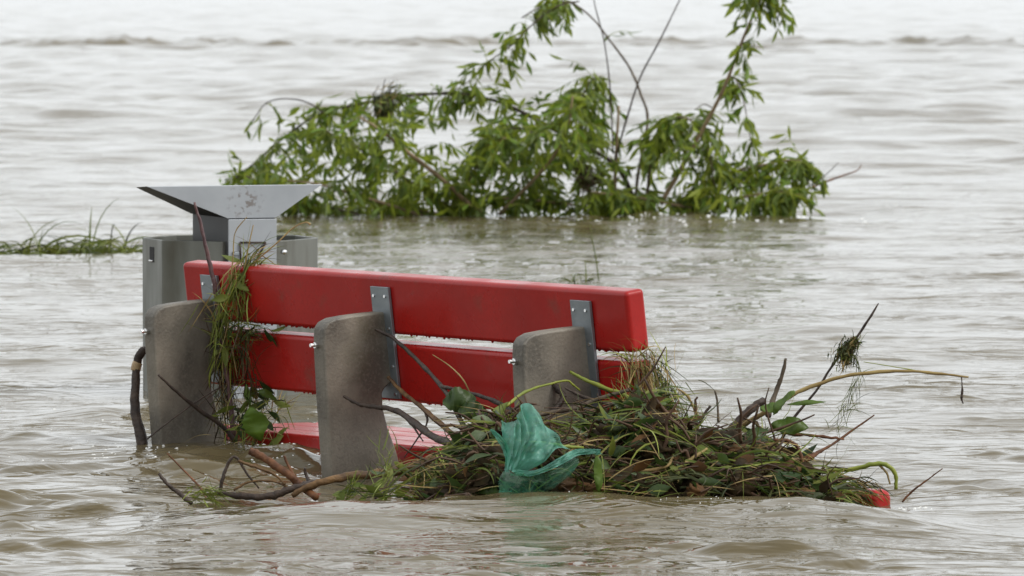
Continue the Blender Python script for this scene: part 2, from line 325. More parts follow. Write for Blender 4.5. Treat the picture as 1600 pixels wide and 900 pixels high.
# ------------------------------------------------------------------ bench
def prism(prof, s0, s1, name, m, parent, bev, seg=3):
    """profile of (u, z) pushed along the bench from s0 to s1"""
    n = len(prof); mb = MB()
    mb.add([bp(s0, u, z) for u, z in prof] + [bp(s1, u, z) for u, z in prof],
           [tuple(range(n))[::-1], tuple(range(n, 2 * n))] + [(i, (i + 1) % n, n + (i + 1) % n, n + i) for i in range(n)])
    org = parent.location
    me = mb.mesh(name, False, org); bm = bmesh.new(); bm.from_mesh(me); bmesh.ops.recalc_face_normals(bm, faces=bm.faces); bm.to_mesh(me); bm.free()
    o = link(name, me, m, parent); bevel(o, bev, seg); return o
bench = empty('bench', bp(BL / 2, 0.1, 0.0))
tag(bench, 'red plank bench with grey concrete supports standing in flood water', 'bench')
PH, PT, GAP = 0.139, 0.054, 0.021
def back_plank(z1, name='back_plank'):
    z0 = z1 - PH; c = math.cos(math.atan(TILT)); s = math.sin(math.atan(TILT))
    q = [(ub(z1), z1), (ub(z1) + PT * c, z1 + PT * s), (ub(z0) + PT * c, z0 + PT * s), (ub(z0), z0)]
    return prism(q, 0.0, BL, name, M['red'], bench, 0.011, 3)
p1 = back_plank(ZT); p2 = back_plank(ZT - PH - GAP)
def drops(plank, z0, n, seed):
    rg = random.Random(seed); mb = MB()
    for _ in range(n):
        s = rg.choice((rg.uniform(0.03, BL - 0.02), rg.gauss(BL * .55, .12), rg.gauss(BL * .93, .04), rg.gauss(BL * .25, .06))); s = min(max(s, .03), BL - .02); u = ub(z0) + rg.uniform(0.006, 0.02); r = rg.uniform(0.0018, 0.0040)
        c = bp(s, u, z0 + 0.002); vs = [c + Vector((0, 0, -r * 1.3))]
        for k in range(6): a = k * math.pi / 3; vs.append(c + Vector((math.cos(a) * r * 0.8, math.sin(a) * r * 0.8, -r * 0.5)))
        for k in range(6): a = k * math.pi / 3; vs.append(c + Vector((math.cos(a) * r * 1.2, math.sin(a) * r * 1.2, 0.004)))
        mb.add(vs, [(0, 1 + (k + 1) % 6, 1 + k) for k in range(6)] + [(1 + k, 1 + (k + 1) % 6, 7 + (k + 1) % 6, 7 + k) for k in range(6)])
    o = link('water_drops', mb.mesh('water_drops', True, bench.location), M['red'], plank); o['kind'] = 'stuff'
    return o
drops(p1, ZT - PH, 90, 5); drops(p2, ZT - 2 * PH - GAP, 40, 6)

# supports: the profile is read off the middle one
STH, SW = 0.045, 0.071
s_sup = [solve_s(x, ub(0.41) - 0.008, 0.41) for x in (313, 579, 891)]
sm = s_sup[1] + STH
prof_px = [(604, 487), (575, 490), (545, 494), (524, 498), (513, 504), (507, 513), (506, 530), (507, 560), (511, 640), (516, 710), (522, 800), (526, 900), (660, 900), (640, 790), (628, 735), (620, 704), (607, 668), (600, 640), (598, 614), (603, 606), (612, 598), (614, 585)]
prof = [on_s(x, y, sm) for x, y in prof_px]
def cyl(mb, c, ax, r, h, n=8):
    ax = Vector(ax).normalized(); x = ax.orthogonal().normalized(); y = ax.cross(x); c = Vector(c)
    vs = [c + (x * math.cos(2 * math.pi * k / n) + y * math.sin(2 * math.pi * k / n)) * r + ax * hh for hh in (0, h) for k in range(n)]
    mb.add(vs, [tuple(range(n))[::-1], tuple(range(n, 2 * n))] + [(k, (k + 1) % n, n + (k + 1) % n, n + k) for k in range(n)])
def part_mesh(name, mb, m, parent, root, smooth=False):
    return link(name, mb.mesh(name, smooth, root.location), m, parent)
for i, s in enumerate(s_sup):
    sup = prism(prof, s, s + STH, 'concrete_support', M['concrete'], bench, 0.0065, 3)
    ubk, zbk = on_s(506, 540, sm); mb = MB()
    cyl(mb, bp(s + STH * 0.42, ubk + 0.004, zbk), -UV, 0.0075, 0.012); cyl(mb, bp(s + STH * 0.42, ubk - 0.008, zbk), -UV, 0.0045, 0.012)
    part_mesh('bolt', mb, M['screw'], sup, bench)
    z0, z1 = ZT - 2 * PH - GAP + 0.008, ZT - 0.026
    st = prism([(ub(z1) - 0.0095, z1), (ub(z1) - 0.0015, z1), (ub(z0) - 0.0015, z0), (ub(z0) - 0.0095, z0)], s, s + SW, 'steel_strap', M['steel'], bench, 0.0012, 2)
    for ds, zz in ((0.012, ZT - 0.048), (0.056, ZT - 0.048), (0.058, ZT - 0.125), (0.058, ZT - 0.215), (0.058, ZT - 0.28)):
        mb = MB(); cyl(mb, bp(s + ds, ub(zz) - 0.009, zz), -UV, 0.0038, 0.003)
        part_mesh('screw', mb, M['screw'], st, bench)
# seat planks
us, _ = on_s(637, 695, s_sup[1] + STH); zs = px(637, 695, bp(s_sup[1] + STH, us, 0).y).z
for k in range(4):
    u0 = us + k * 0.108; z1 = zs - 0.003 * k
    prism([(u0, z1), (u0 + 0.096, z1 - 0.002), (u0 + 0.096, z1 - PT), (u0, z1 - PT)], 0.0, BL, 'seat_plank', M['red'], bench, 0.008, 3)

# ------------------------------------------------------------------ litter bin
BY = 17.35; bc = px(360, 618, BY + 0.24); BS = FPX / (BY + 0.24)
lb = empty('litter_bin', (bc.x, bc.y, 0.0)); tag(lb, 'grey metal litter bin with wide flared hood behind the bench', 'litter bin')
def rotz(a): return Matrix.Rotation(a, 3, 'Z')
def oct_ring(a, c, z, rot):
    h = a / 2 + c * 0.7071; q = [(-a / 2, -h), (a / 2, -h), (h, -a / 2), (h, a / 2), (a / 2, h), (-a / 2, h), (-h, a / 2), (-h, -a / 2)]
    return [rotz(rot) @ Vector((x, y, z)) for x, y in q]
ZR = px(360, 377, BY).z
OA, OC = 105.4 / BS, 105.4 / BS; rot = R(20)
outer = [oct_ring(OA, OC, -0.5, rot), oct_ring(OA, OC, ZR, rot), oct_ring(OA - 0.008, OC - 0.004, ZR, rot), oct_ring(OA - 0.008, OC - 0.004, 0.05, rot)]
mb = MB(); vs = sum(outer, []); fs = [(r * 8 + k, r * 8 + (k + 1) % 8, r * 8 + 8 + (k + 1) % 8, r * 8 + 8 + k) for r in range(3) for k in range(8)] + [tuple(24 + k for k in range(8))]
mb.add(vs, fs); body = link('body', mb.mesh('body', False), M['bin'], lb); bevel(body, 0.003, 2)
mb = MB()   # slot in the left corner panel
pa = outer[1][6]; pb = outer[1][7]; mid = (pa + pb) / 2; nrm = Vector((mid.x, mid.y, 0)).normalized(); tg = (pb - pa).normalized()
def quad_box(c, ax, ay, az, m, name, parent):
    mb = MB(); c = Vector(c); v = [c + ax * i + ay * j + az * k for i in (-1, 1) for j in (-1, 1) for k in (-1, 1)]
    mb.add(v, [(0, 1, 3, 2), (4, 6, 7, 5), (0, 4, 5, 1), (2, 3, 7, 6), (0, 2, 6, 4), (1, 5, 7, 3)])
    o = link(name, mb.mesh(name, False), m, parent); bevel(o, 0.0015, 2); return o
zc = px(235, 402, BY).z
quad_box(Vector((mid.x, mid.y, zc)) - nrm * 0.0015, tg * 0.020, nrm * 0.003, Vector((0, 0, 0.021)), M['dark'], 'lift_slot', body)
quad_box(Vector((mid.x, mid.y, zc - 0.017)) + nrm * 0.003, tg * 0.016, nrm * 0.003, Vector((0, 0, 0.002)), M['screw'], 'slot_lip', body)
# hood: a chute whose front sheet is a wide flat V and whose back leans forward to it
hr = R(20); hx = rotz(hr) @ Vector((1, 0, 0)); hy = rotz(hr) @ Vector((0, 1, 0))
fl = px(356, 341, BY - 0.03) - Vector((bc.x, bc.y, 0)); zb = fl.z; wn = 73 / BS / math.cos(hr)
zt = px(300, 289, BY).z
def top_at(x, y0): # point of the front sheet plane seen at column x, height zt
    lo, hi = -1.0, 1.0
    for _ in range(40):
        m = (lo + hi) / 2; p = fl + hx * m
        if to_px((p.x + bc.x, p.y + bc.y, zt))[0] < x: lo = m
        else: hi = m
    p = fl + hx * lo; return Vector((p.x, p.y, zt))
TL, TR = top_at(229, 0), top_at(504, 0); FR = fl + hx * wn
DB, DT = 0.335, 0.10
zi = ZR - 0.06
v = [TL, TR, fl, FR, TL + hy * DT, TR + hy * DT, fl + hy * DB, FR + hy * DB]
v[4].z -= 0.006; v[5].z -= 0.006
mb = MB(); mb.add(v, [(0, 2, 3, 1), (4, 5, 7, 6), (0, 1, 5, 4)]); mb.add(v, [(0, 4, 6, 2), (1, 3, 7, 5), (2, 6, 7, 3)], 1)  # side sheets darkened: shade of the flared underside put into their colour
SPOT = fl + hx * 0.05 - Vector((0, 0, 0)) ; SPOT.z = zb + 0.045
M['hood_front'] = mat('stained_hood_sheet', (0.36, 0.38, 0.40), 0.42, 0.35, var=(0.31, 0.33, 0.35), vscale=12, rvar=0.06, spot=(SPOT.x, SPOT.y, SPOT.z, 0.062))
hood = link('hood', mb.mesh('hood', False), [M['hood_front'], M['neck_hood_shade']], lb); bevel(hood, 0.002, 2)
mb = MB(); e = 0.003
a, b_, c, d = fl + hx * e + hy * e, FR - hx * e + hy * e, FR - hx * e + hy * (DB - e), fl + hx * e + hy * (DB - e)
lowv = [Vector((p.x, p.y, zi - 0.1)) for p in (a, b_, c, d)]
mb.add([a, b_, c, d] + lowv, [(0, 4, 5, 1), (1, 5, 6, 2), (2, 6, 7, 3), (3, 7, 4, 0), (4, 7, 6, 5), (0, 1, 2, 3)])
neck = link('neck', mb.mesh('neck', False), M['neck_hood_shade'], lb)
# front sheet that runs down the front of the body
fz = -0.3
mb = MB(); v = [fl - hy * 0.001, FR - hy * 0.001, Vector((FR.x, FR.y, fz)), Vector((fl.x, fl.y, fz))]; v = v + [p - hy * 0.006 for p in v]
mb.add(v, [(0, 1, 2, 3), (4, 7, 6, 5), (0, 4, 5, 1), (1, 5, 6, 2), (2, 6, 7, 3), (3, 7, 4, 0)])
for i in range(len(mb.v)):
    p = mb.v[i]
    if abs(p[2] - zb) < 0.02: mb.v[i] = (p[0], p[1], zb - 0.003)
fsx = link('front_sheet', mb.mesh('front_sheet', False), M['hood'], lb); bevel(fsx, 0.0015, 2)
def hp(x, y): # point just in front of the front sheet
    lo, hi = -0.5, 0.8
    for _ in range(40):
        m = (lo + hi) / 2; p = fl + hx * m
        if to_px((p.x + bc.x, p.y + bc.y, 0.5))[0] < x: lo = m
        else: hi = m
    p = fl + hx * lo - hy * 0.012; z = px(x, y, p.y + bc.y).z; return (p.x, p.y, z)
mb = MB(); pts = [hp(374, 408), hp(373, 379), hp(413, 379), hp(398, 409)]
for i in range(3): tube(mb, [(*pts[i], 0.0028), (*pts[i + 1], 0.0028)], 6, 1)
link('wire_handle', mb.mesh('wire_handle', True), M['bark_dark'], fsx)
pz = hp(366, 396); quad_box(pz, hx * 0.008, hy * 0.006, Vector((0, 0, 0.005)), M['steel'], 'latch', fsx)
rv = hp(432, 394); mb = MB(); cyl(mb, Vector(rv) + hx * 0.02 + hy * 0.02, -hy, 0.007, 0.02); link('hinge_bolt', mb.mesh('hinge_bolt', True), M['screw'], body)

# ------------------------------------------------------------------ loose sticks, stems and twigs
def stick(name, label, pts, m, cat='stick', group=None, sides=7, rough=0.15, n=5, seed=None):
    """pts: (x, y, depth, radius) with x, y read off the photograph and the radius in millimetres"""
    rg = random.Random(seed if seed is not None else sum(ord(c) * (i + 1) for i, c in enumerate(label or name)))
    P = [(*px(x, y, Y), r * 0.001) for x, y, Y, r in pts]; org = P[0][:3]
    # small natural kinks
    kk = 0.002 if rough else 0.0
    P = [(p[0] + rg.uniform(-1, 1) * kk, p[1] + rg.uniform(-1, 1) * kk, p[2] + rg.uniform(-1, 1) * kk, p[3]) for p in P]
    mb = MB(); tube(mb, P, sides, n, 0, rough, rg); o = link(name, mb.mesh(name, True, org), m); o.location = org
    if label: tag(o, label, cat, group)
    return o
def side_twig(parent, pts, m, name='side_twig', seed=1, rough=0.15, sides=7):
    o = stick(name, None, pts, m, seed=seed, rough=rough, sides=sides); o.location = o.location - parent.location; o.parent = parent; return o
G1 = 'sticks caught on the bench'
def Ys(s, u): return bp(s, u, 0).y
sl = s_sup[0] + STH; smd = s_sup[1] + STH; sr = s_sup[2] + STH
YL = Ys(sl, 0.02); YM = Ys(smd, 0.02)
o = stick('bent_stick', 'thick dark bent stick hooked behind the leftmost concrete support', [(236, 546, YL + 0.02, 10), (222, 550, YL, 11), (213, 572, YL, 11), (210, 610, YL - .02, 11), (212, 645, YL - .04, 12), (220, 684, YL - .06, 14), (226, 730, YL - .08, 15)], M['bark_dark'], 'stick', G1, 9, 0.06)
side_twig(o, [(215.5, 566, YL, 12), (213.2, 572, YL, 12.6), (212, 579, YL, 12)], M['peeled'], 'peeled_band', 2, 0.0, 10)
stick('twig', 'upright dark red twig rising past the bench plank towards the bin', [(304, 317, YL - .10, 3), (314, 350, YL - .10, 4.5), (327, 405, YL - .10, 5), (337, 455, YL - .10, 5.5), (346, 520, YL - .09, 6), (356, 600, YL - .08, 6.5), (366, 690, YL - .08, 7)], M['bark_wine'], 'twig', G1)
stick('twig', 'dark twig slanting down across the leftmost concrete support', [(247, 585, YL - .19, 2.5), (275, 612, YL - .17, 4), (310, 640, YL - .14, 5), (345, 664, YL - .11, 5.5), (368, 690, YL - .09, 6)], M['bark_dark'], 'twig', G1)
stick('twig', 'hair-thin twig rising right across the leftmost concrete support', [(229, 686, YL - .20, 2), (262, 660, YL - .18, 2), (310, 625, YL - .14, 2), (348, 604, YL - .11, 1.6)], M['bark_dark'], 'twig', G1)
o = stick('branch', 'dark branch leaning up against the middle strap with its tip at the support', [(587, 515, YM - .06, 3), (615, 530, YM - .10, 4.5), (650, 560, YM - .2, 5), (690, 604, YM - .4, 5.5), (716, 645, YM - .55, 6), (740, 700, YM - .7, 6.5)], M['bark_dark'], 'branch', G1)
o = stick('branch', 'long brown branch with a pale broken tip beside the middle support', [(608, 590, YM - .10, 4), (625, 608, YM - .14, 5), (655, 634, YM - .3, 5.5), (690, 664, YM - .5, 6), (735, 700, YM - .75, 6.5), (783, 732, YM - .95, 7)], M['bark_brown'], 'branch', G1)
side_twig(o, [(664, 640, YM - .34, 3), (667, 660, YM - .4, 2.5), (650, 690, YM - .45, 2), (632, 715, YM - .45, 1.4)], M['bark_dark'], seed=3)
o = stick('branch', 'crooked dark branch reaching left across the middle concrete support', [(538, 619, YM - .12, 3.5), (560, 630, YM - .14, 5), (585, 636, YM - .18, 6), (615, 639, YM - .25, 7), (640, 654, YM - .35, 8), (668, 677, YM - .5, 8.5), (700, 694, YM - .65, 9), (750, 708, YM - .8, 9)], M['bark_dark'], 'branch', G1)
side_twig(o, [(640, 655, YM - .35, 3), (652, 674, YM - .42, 2.5), (660, 690, YM - .45, 1.5)], M['bark_dark'], seed=4)
YB = 14.02
o = stick('branch', 'long light brown branch lying low across the foot of the middle support', [(455, 775, YB + .05, 5), (475, 764, YB + .05, 7), (515, 750, YB + .05, 8.5), (560, 742, YB + .08, 9), (610, 738, YB + .1, 9), (650, 727, YB + .1, 9.5), (690, 714, YB + .1, 10), (750, 711, YB + .12, 10), (800, 722, YB + .15, 10)], M['bark_brown'], 'branch', G1, 9)
side_twig(o, [(600, 738, YB + .08, 3), (593, 765, YB + .05, 3.5), (588, 780, YB + .02, 3)], M['bark_dark'], seed=5)
stick('branch', 'reddish broken stub pointing up left from the water', [(391, 704, 14.15, 8), (400, 710, 14.15, 9.5), (412, 716, 14.14, 8.5), (435, 731, 14.12, 9.5), (452, 743, 14.1, 8.5), (470, 757, 14.1, 9), (495, 776, 14.05, 8)], M['bark_red'], 'branch', G1, 9, 0.08)
o = stick('branch', 'dark drifting branch half sunk left of the middle support', [(338, 768, YB + .1, 5), (370, 774, YB + .08, 7), (410, 776, YB + .06, 8), (440, 770, YB + .06, 8), (475, 757, YB + .06, 7), (500, 752, YB + .1, 5)], M['bark_dark'], 'branch', G1)
side_twig(o, [(342, 772, YB + .08, 4.5), (349, 748, YB + .08, 4.2), (353, 732, YB + .08, 4.4), (362, 716, YB + .08, 3.2), (371, 717, YB + .08, 3), (384, 738, YB + .08, 2.6), (404, 764, YB + .08, 2)], M['bark_dark'], seed=6)
side_twig(o, [(372, 720, YB + .08, 3.5), (400, 729, YB + .08, 3.5), (430, 740, YB + .08, 3), (446, 756, YB + .08, 3)], M['bark_brown'], seed=7)
side_twig(o, [(366, 765, YB + .08, 3), (390, 752, YB + .08, 2.5), (425, 752, YB + .08, 2.5), (455, 764, YB + .08, 2)], M['bark_brown'], seed=8)
side_twig(o, [(444, 711, YB + .1, 3), (450, 728, YB + .1, 3.5), (462, 752, YB + .08, 4)], M['bark_red'], seed=9)
side_twig(o, [(476, 731, YB + .1, 3), (480, 745, YB + .1, 4), (486, 760, YB + .08, 5)], M['bark_dark'], seed=10)
stick('twig', 'short dark twig poking out of the water furthest left of the driftwood', [(247, 740, 13.9, 3.5), (262, 756, 13.9, 4.5), (278, 768, 13.9, 5), (300, 786, 13.88, 5)], M['bark_dark'], 'twig', G1)
stick('twig', 'thin red twig standing in the water below the leftmost support', [(262, 709, 14.0, 1.6), (285, 732, 14.0, 2), (312, 763, 13.95, 2.6), (322, 782, 13.9, 2.6)], M['bark_red'], 'twig', G1)
YP = 13.95
G2 = 'sticks sticking out of the debris heap'
stick('stick', 'straight dark stick standing up from the right part of the heap', [(1229, 559, 14.15, 3), (1222, 585, 14.15, 4.5), (1213, 612, 14.15, 5.5), (1200, 650, 14.12, 6)], M['bark_grey'], 'stick', G2)
stick('stick', 'thin dark stick leaning right that carries a hanging clump of grass', [(1372, 475, 14.1, 1.5), (1358, 497, 14.1, 3), (1335, 531, 14.1, 3), (1305, 566, 14.1, 3), (1275, 612, 14.1, 3), (1240, 652, 14.1, 3.5), (1220, 690, 14.1, 4)], M['bark_dark'], 'stick', G2)
o = stick('plant_stem', 'long arching dry stem reaching far right over the water', [(1150, 672, 14.1, 5), (1190, 646, 14.05, 5.5), (1230, 622, 14.05, 5), (1275, 600, 14.05, 4.5), (1330, 585, 14.05, 4), (1400, 580, 14.05, 3.8), (1460, 583, 14.05, 3.2), (1514, 589, 14.05, 2)], M['straw'], 'stem', G2)
side_twig(o, [(1503, 588, 14.05, 1.5), (1503, 600, 14.05, 1.2), (1505, 612, 14.05, 3), (1503, 622, 14.05, 3), (1504, 631, 14.05, 1)], M['bark_dark'], 'seed_pod', 3)
side_twig(o, [(1440, 581, 14.05, 1.2), (1400, 573, 14.05, 1), (1350, 566, 14.05, 0.8)], M['stem'], seed=12)
stick('stick', 'broken brown stick with a thick splintered end at the heap right end', [(1366, 648, 14.1, 1.6), (1335, 671, 14.08, 2.4), (1300, 695, 14.05, 3), (1275, 709, 14.02, 5), (1262, 716, 14.0, 8), (1245, 727, 14.0, 8)], M['bark_red'], 'stick', G2)
stick('twig', 'rough brown twig lying level above the broken stick', [(1222, 676, 14.06, 4), (1255, 679, 14.06, 3.5), (1285, 684, 14.06, 3.2), (1318, 685, 14.06, 2.2)], M['bark_red'], 'twig', G2, rough=0.35)
stick('twig', 'short thin upright twig in the middle of the heap ridge', [(1117, 611, 14.1, 2), (1120, 630, 14.1, 2.5), (1122, 662, 14.1, 3)], M['bark_grey'], 'twig', G2)
stick('twig', 'pale curved twig on the ridge right of the bench end', [(1061, 608, 14.12, 2), (1072, 618, 14.12, 3), (1083, 633, 14.12, 3), (1092, 655, 14.1, 3)], M['straw'], 'twig', G2)
stick('twig', 'short dark twig leaning right beside the pale curved twig', [(1111, 634, 14.08, 3), (1102, 645, 14.08, 3), (1090, 668, 14.08, 3)], M['bark_dark'], 'twig', G2)
stick('log', 'short dark log end pointing up right behind the big leaf', [(1110, 700, 14.10, 9), (1140, 672, 14.12, 10), (1165, 650, 14.13, 9.5), (1182, 634, 14.14, 9), (1194, 624, 14.15, 6)], M['bark_dark'], 'log', G2, 9)
stick('log', 'mossy thick log lying across the right middle of the heap', [(1030, 712, 13.9, 14), (1070, 694, 13.88, 20), (1110, 684, 13.88, 22), (1150, 690, 13.9, 18)], M['rot'], 'log', G2, 10, 0.2)
YR = Ys(sr, 0.02)
stick('stick', 'curved dark stick against the rightmost concrete support', [(860, 595, YR - .06, 4), (871, 606, YR - .07, 7), (878, 620, YR - .08, 7.5), (869, 637, YR - .10, 7.5), (858, 652, YR - .12, 8), (852, 675, YR - .16, 8)], M['bark_dark'], 'stick', G2)
stick('plant_stem', 'bright yellow green stem lying aslant before the rightmost support', [(890, 581, YR - .10, 3), (912, 592, YR - .12, 4.5), (940, 605, YR - .15, 4.5), (978, 619, YR - .18, 5), (1010, 640, YR - .2, 5)], M['stem'], 'stem', G2)
stick('plant_stem', 'yellow stem kinked over in an arch left of the rightmost support', [(792, 634, YR - .3, 4), (815, 617, YR - .25, 3.5), (845, 603, YR - .2, 3), (885, 594, YR - .15, 2.5), (895, 600, YR - .14, 2.5), (906, 610, YR - .13, 2)], M['stem'], 'stem', G2)
stick('branch', 'grey brown branch running right across the foot of the rightmost support', [(835, 650, YR - .22, 4), (870, 643, YR - .22, 5), (900, 637, YR - .2, 5.5), (935, 622, YR - .2, 5), (985, 610, YR - .2, 4)], M['bark_grey'], 'branch', G2)
stick('branch', 'thin dark branch dropping right before the rightmost steel strap', [(882, 606, YR - .16, 2.5), (910, 618, YR - .17, 4), (945, 630, YR - .2, 4.5), (985, 637, YR - .22, 4)], M['bark_dark'], 'branch', G2)
stick('branch', 'dark branch sloping down right across the lower red plank', [(690, 604, YM - .42, 4), (730, 612, YM - .5, 5), (770, 626, YM - .6, 5.5), (810, 650, YM - .7, 6), (850, 690, YM - .8, 6)], M['bark_dark'], 'branch', G2)
stick('branch', 'dark branch behind the bag from the round leaf', [(693, 631, YM - .5, 4), (725, 642, YM - .58, 6), (760, 652, YM - .65, 7), (790, 664, YM - .72, 7), (830, 690, YM - .8, 7)], M['bark_dark'], 'branch', G2)
stick('plant_stem', 'green stem lying low left of the bag just over the water', [(648, 740, 13.86, 2.5), (690, 750, 13.82, 4), (735, 759, 13.80, 4.5), (785, 766, 13.78, 5)], M['stem'], 'stem', G2)
o = stick('plant_stem', 'long green stem bowed over the red plank end at far right', [(1140, 754, 13.97, 5), (1185, 750, 13.95, 5), (1230, 744, 13.93, 5), (1285, 736, 13.91, 5), (1330, 733, 13.90, 5), (1365, 726, 13.89, 5), (1388, 727, 13.89, 5), (1398, 742, 13.89, 4.5), (1400, 764, 13.89, 4)], M['stem'], 'stem', G2)
side_twig(o, [(1375, 727, 13.89, 2.5), (1384, 738, 13.89, 2.5), (1390, 756, 13.89, 2)], M['straw'], seed=14)
stick('straw_stalk', 'pale straw stalk lying across the green bag', [(826, 690, 13.66, 2.5), (850, 692, 13.65, 4), (880, 696, 13.65, 4), (910, 700, 13.68, 3.5)], M['stem'], 'stalk', G2)
stick('twig', 'thin red twig rising from the water beyond the red plank end', [(1474, 731, 14.0, 1.2), (1450, 748, 14.0, 1.8), (1425, 768, 14.0, 2.5), (1410, 785, 14.0, 2.5)], M['bark_red'], 'twig', G2)
stick('twig', 'red brown twig curled in a small arch near the heap right end', [(1208, 688, 13.95, 4), (1228, 687, 13.95, 4), (1245, 695, 13.95, 4), (1253, 712, 13.95, 4), (1256, 730, 13.95, 4)], M['bark_red'], 'twig', G2)
stick('straw_stalk', 'hair-thin pale stalk standing before the lower red plank', [(676, 554, YM - .4, 1), (700, 570, YM - .42, 1.4), (722, 590, YM - .5, 1.6), (735, 615, YM - .5, 1.8)], M['straw'], 'stalk', G2)
stick('straw_stalk', 'stiff straw stalk lying aslant at the heap foot', [(1010, 770, 13.70, 5), (1040, 748, 13.70, 5.5), (1075, 722, 13.72, 4.5), (1105, 700, 13.75, 3)], M['straw'], 'stalk', G2)
stick('straw_stalk', 'bent straw stalk level in the heap right of the bag', [(968, 738, 13.70, 3.5), (1000, 736, 13.68, 4), (1040, 729, 13.68, 3.5), (1052, 715, 13.7, 3)], M['straw'], 'stalk', G2)
G3 = 'thin stems before the bin'
stick('plant_stem', 'thin arching stem with a dark tip leaf before the bin', [(388, 425, YL - .12, 2), (400, 408, YL - .12, 2), (430, 382, YL - .12, 1.8), (458, 357, YL - .12, 1.6), (476, 347, YL - .12, 1.4), (486, 349, YL - .12, 3)], M['straw'], 'stem', G3)
stick('plant_stem', 'faint straw stem standing before the bin neck left edge', [(362, 440, YL - .12, 1.8), (364, 400, YL - .12, 1.6), (368, 362, YL - .12, 1.3), (386, 338, YL - .12, 1)], M['straw'], 'stem', G3)
stick('plant_stem', 'faint straw stem standing before the bin wire handle', [(380, 425, YL - .12, 1.8), (388, 390, YL - .12, 1.6), (395, 352, YL - .12, 1.2)], M['straw'], 'stem', G3)

# ------------------------------------------------------------------ red plank end in the water
fp = empty('floating_plank', px(1385, 770, 14.0)); tag(fp, 'red plank end poking out of the water at the far right of the debris', 'plank')
ea = px(1367, 776, 14.0); ax = (SV * 0.97 + UV * 0.10).normalized(); perp = Vector((-ax.y, ax.x, 0)); mb = MB()
upv = Vector((0, 0, 1)); c0 = ea - upv * 0.03
v = [c0 + perp * b - ax * a + upv * c for a in (0, 0.75) for b in (0, 0.062) for c in (-0.04, 0.044)]
v = [p - upv * (0.02 if (p - c0).dot(-ax) > 0.3 else 0) for p in v]
mb.add(v, [(0, 1, 3, 2), (4, 6, 7, 5), (0, 4, 5, 1), (2, 3, 7, 6), (0, 2, 6, 4), (1, 5, 7, 3)])
o = link('plank', mb.mesh('plank', False, fp.location), M['red'], fp); bevel(o, 0.021, 5)

# ------------------------------------------------------------------ debris heap
rnd = random.Random(11); random.seed(11)
TOP = [(640, 778), (665, 762), (690, 735), (715, 690), (745, 655), (775, 640), (800, 645), (850, 668), (900, 662), (935, 640), (965, 632), (985, 612), (1005, 604), (1030, 618), (1050, 645), (1075, 648), (1100, 670), (1135, 680), (1165, 668), (1190, 676), (1225, 695), (1250, 720), (1280, 745), (1320, 756), (1360, 764)]
def top_y(x): return float(np.interp(x, [p[0] for p in TOP], [p[1] for p in TOP]))
def heap_pt(x, f):
    """f 0 at the water line in front, 1 on the ridge: rounded front of the heap"""
    yb = 792; yt = top_y(x) + 12; yv = yb + (yt - yb) * math.sin(f * math.pi / 2); Yd = 13.66 + 0.42 * (1 - math.cos(f * math.pi / 2)) + 0.05 * noise.noise(Vector((x * 0.03, f * 4, 1)))
    return px(x, yv, Yd)
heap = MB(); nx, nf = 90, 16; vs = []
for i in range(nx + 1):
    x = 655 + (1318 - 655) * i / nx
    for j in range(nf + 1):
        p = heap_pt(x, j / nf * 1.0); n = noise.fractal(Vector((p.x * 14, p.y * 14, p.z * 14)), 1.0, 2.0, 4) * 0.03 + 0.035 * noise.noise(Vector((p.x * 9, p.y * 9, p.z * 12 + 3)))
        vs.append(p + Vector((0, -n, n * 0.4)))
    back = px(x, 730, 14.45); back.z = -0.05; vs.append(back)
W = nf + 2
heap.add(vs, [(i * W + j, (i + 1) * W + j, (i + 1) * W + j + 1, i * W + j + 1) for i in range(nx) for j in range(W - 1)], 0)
def rdir(flat=0.5):
    a = rnd.uniform(0, 2 * math.pi); return Vector((math.cos(a), math.sin(a) * 0.6, rnd.gauss(0, flat)))
MI = {'rot': 0, 'straw': 1, 'grass': 2, 'dgrass': 3, 'bark': 4, 'dead': 5, 'dleaf': 6, 'stem': 7}
HM = [M['rot'], M['straw'], M['grass'], M['dgrass'], M['twigs'], M['dead'], M['dleaf'], M['stem']]
def add_leaf(mb, p, d, L, wd, mi, droop=0.25):
    vs, fs = leaf_vf(L, wd, droop, rnd.uniform(0.1, 0.5)); m = orient(d, rnd.uniform(0, 6.28)); mb.add([Vector(p) + m @ Vector(v) for v in vs], fs, mi)
def heap_surf(x, f):
    p = heap_pt(x, f); n = 0.035 * noise.noise(Vector((p.x * 9, p.y * 9, p.z * 12 + 3))); return p + Vector((0, -n, n * .4)), n
def blob(mb, c, r, mi, sq=(1, 1, 1), seed=0):
    bm = bmesh.new(); bmesh.ops.create_icosphere(bm, subdivisions=3, radius=1); c = Vector(c)
    vs = []
    for v in bm.verts:
        n = 1 + .75 * noise.fractal(v.co * 2.3 + Vector((seed, seed * .7, 3)), 1, 2, 3); vs.append(c + Vector((v.co.x * sq[0], v.co.y * sq[1], v.co.z * sq[2])) * r * n)
    mb.add(vs, [tuple(v.index for v in f.verts) for f in bm.faces], mi); bm.free()
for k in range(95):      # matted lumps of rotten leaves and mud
    x = rnd.uniform(690, 1270); p, n = heap_surf(x, rnd.uniform(.15, .95)); blob(heap, p + Vector((0, -.006, -.01)), rnd.uniform(.014, .030), rnd.choice((0, 0, 0, 0, 3, 5)), (rnd.uniform(.9, 1.7), .8, rnd.uniform(.5, .9)), k * 3.1)
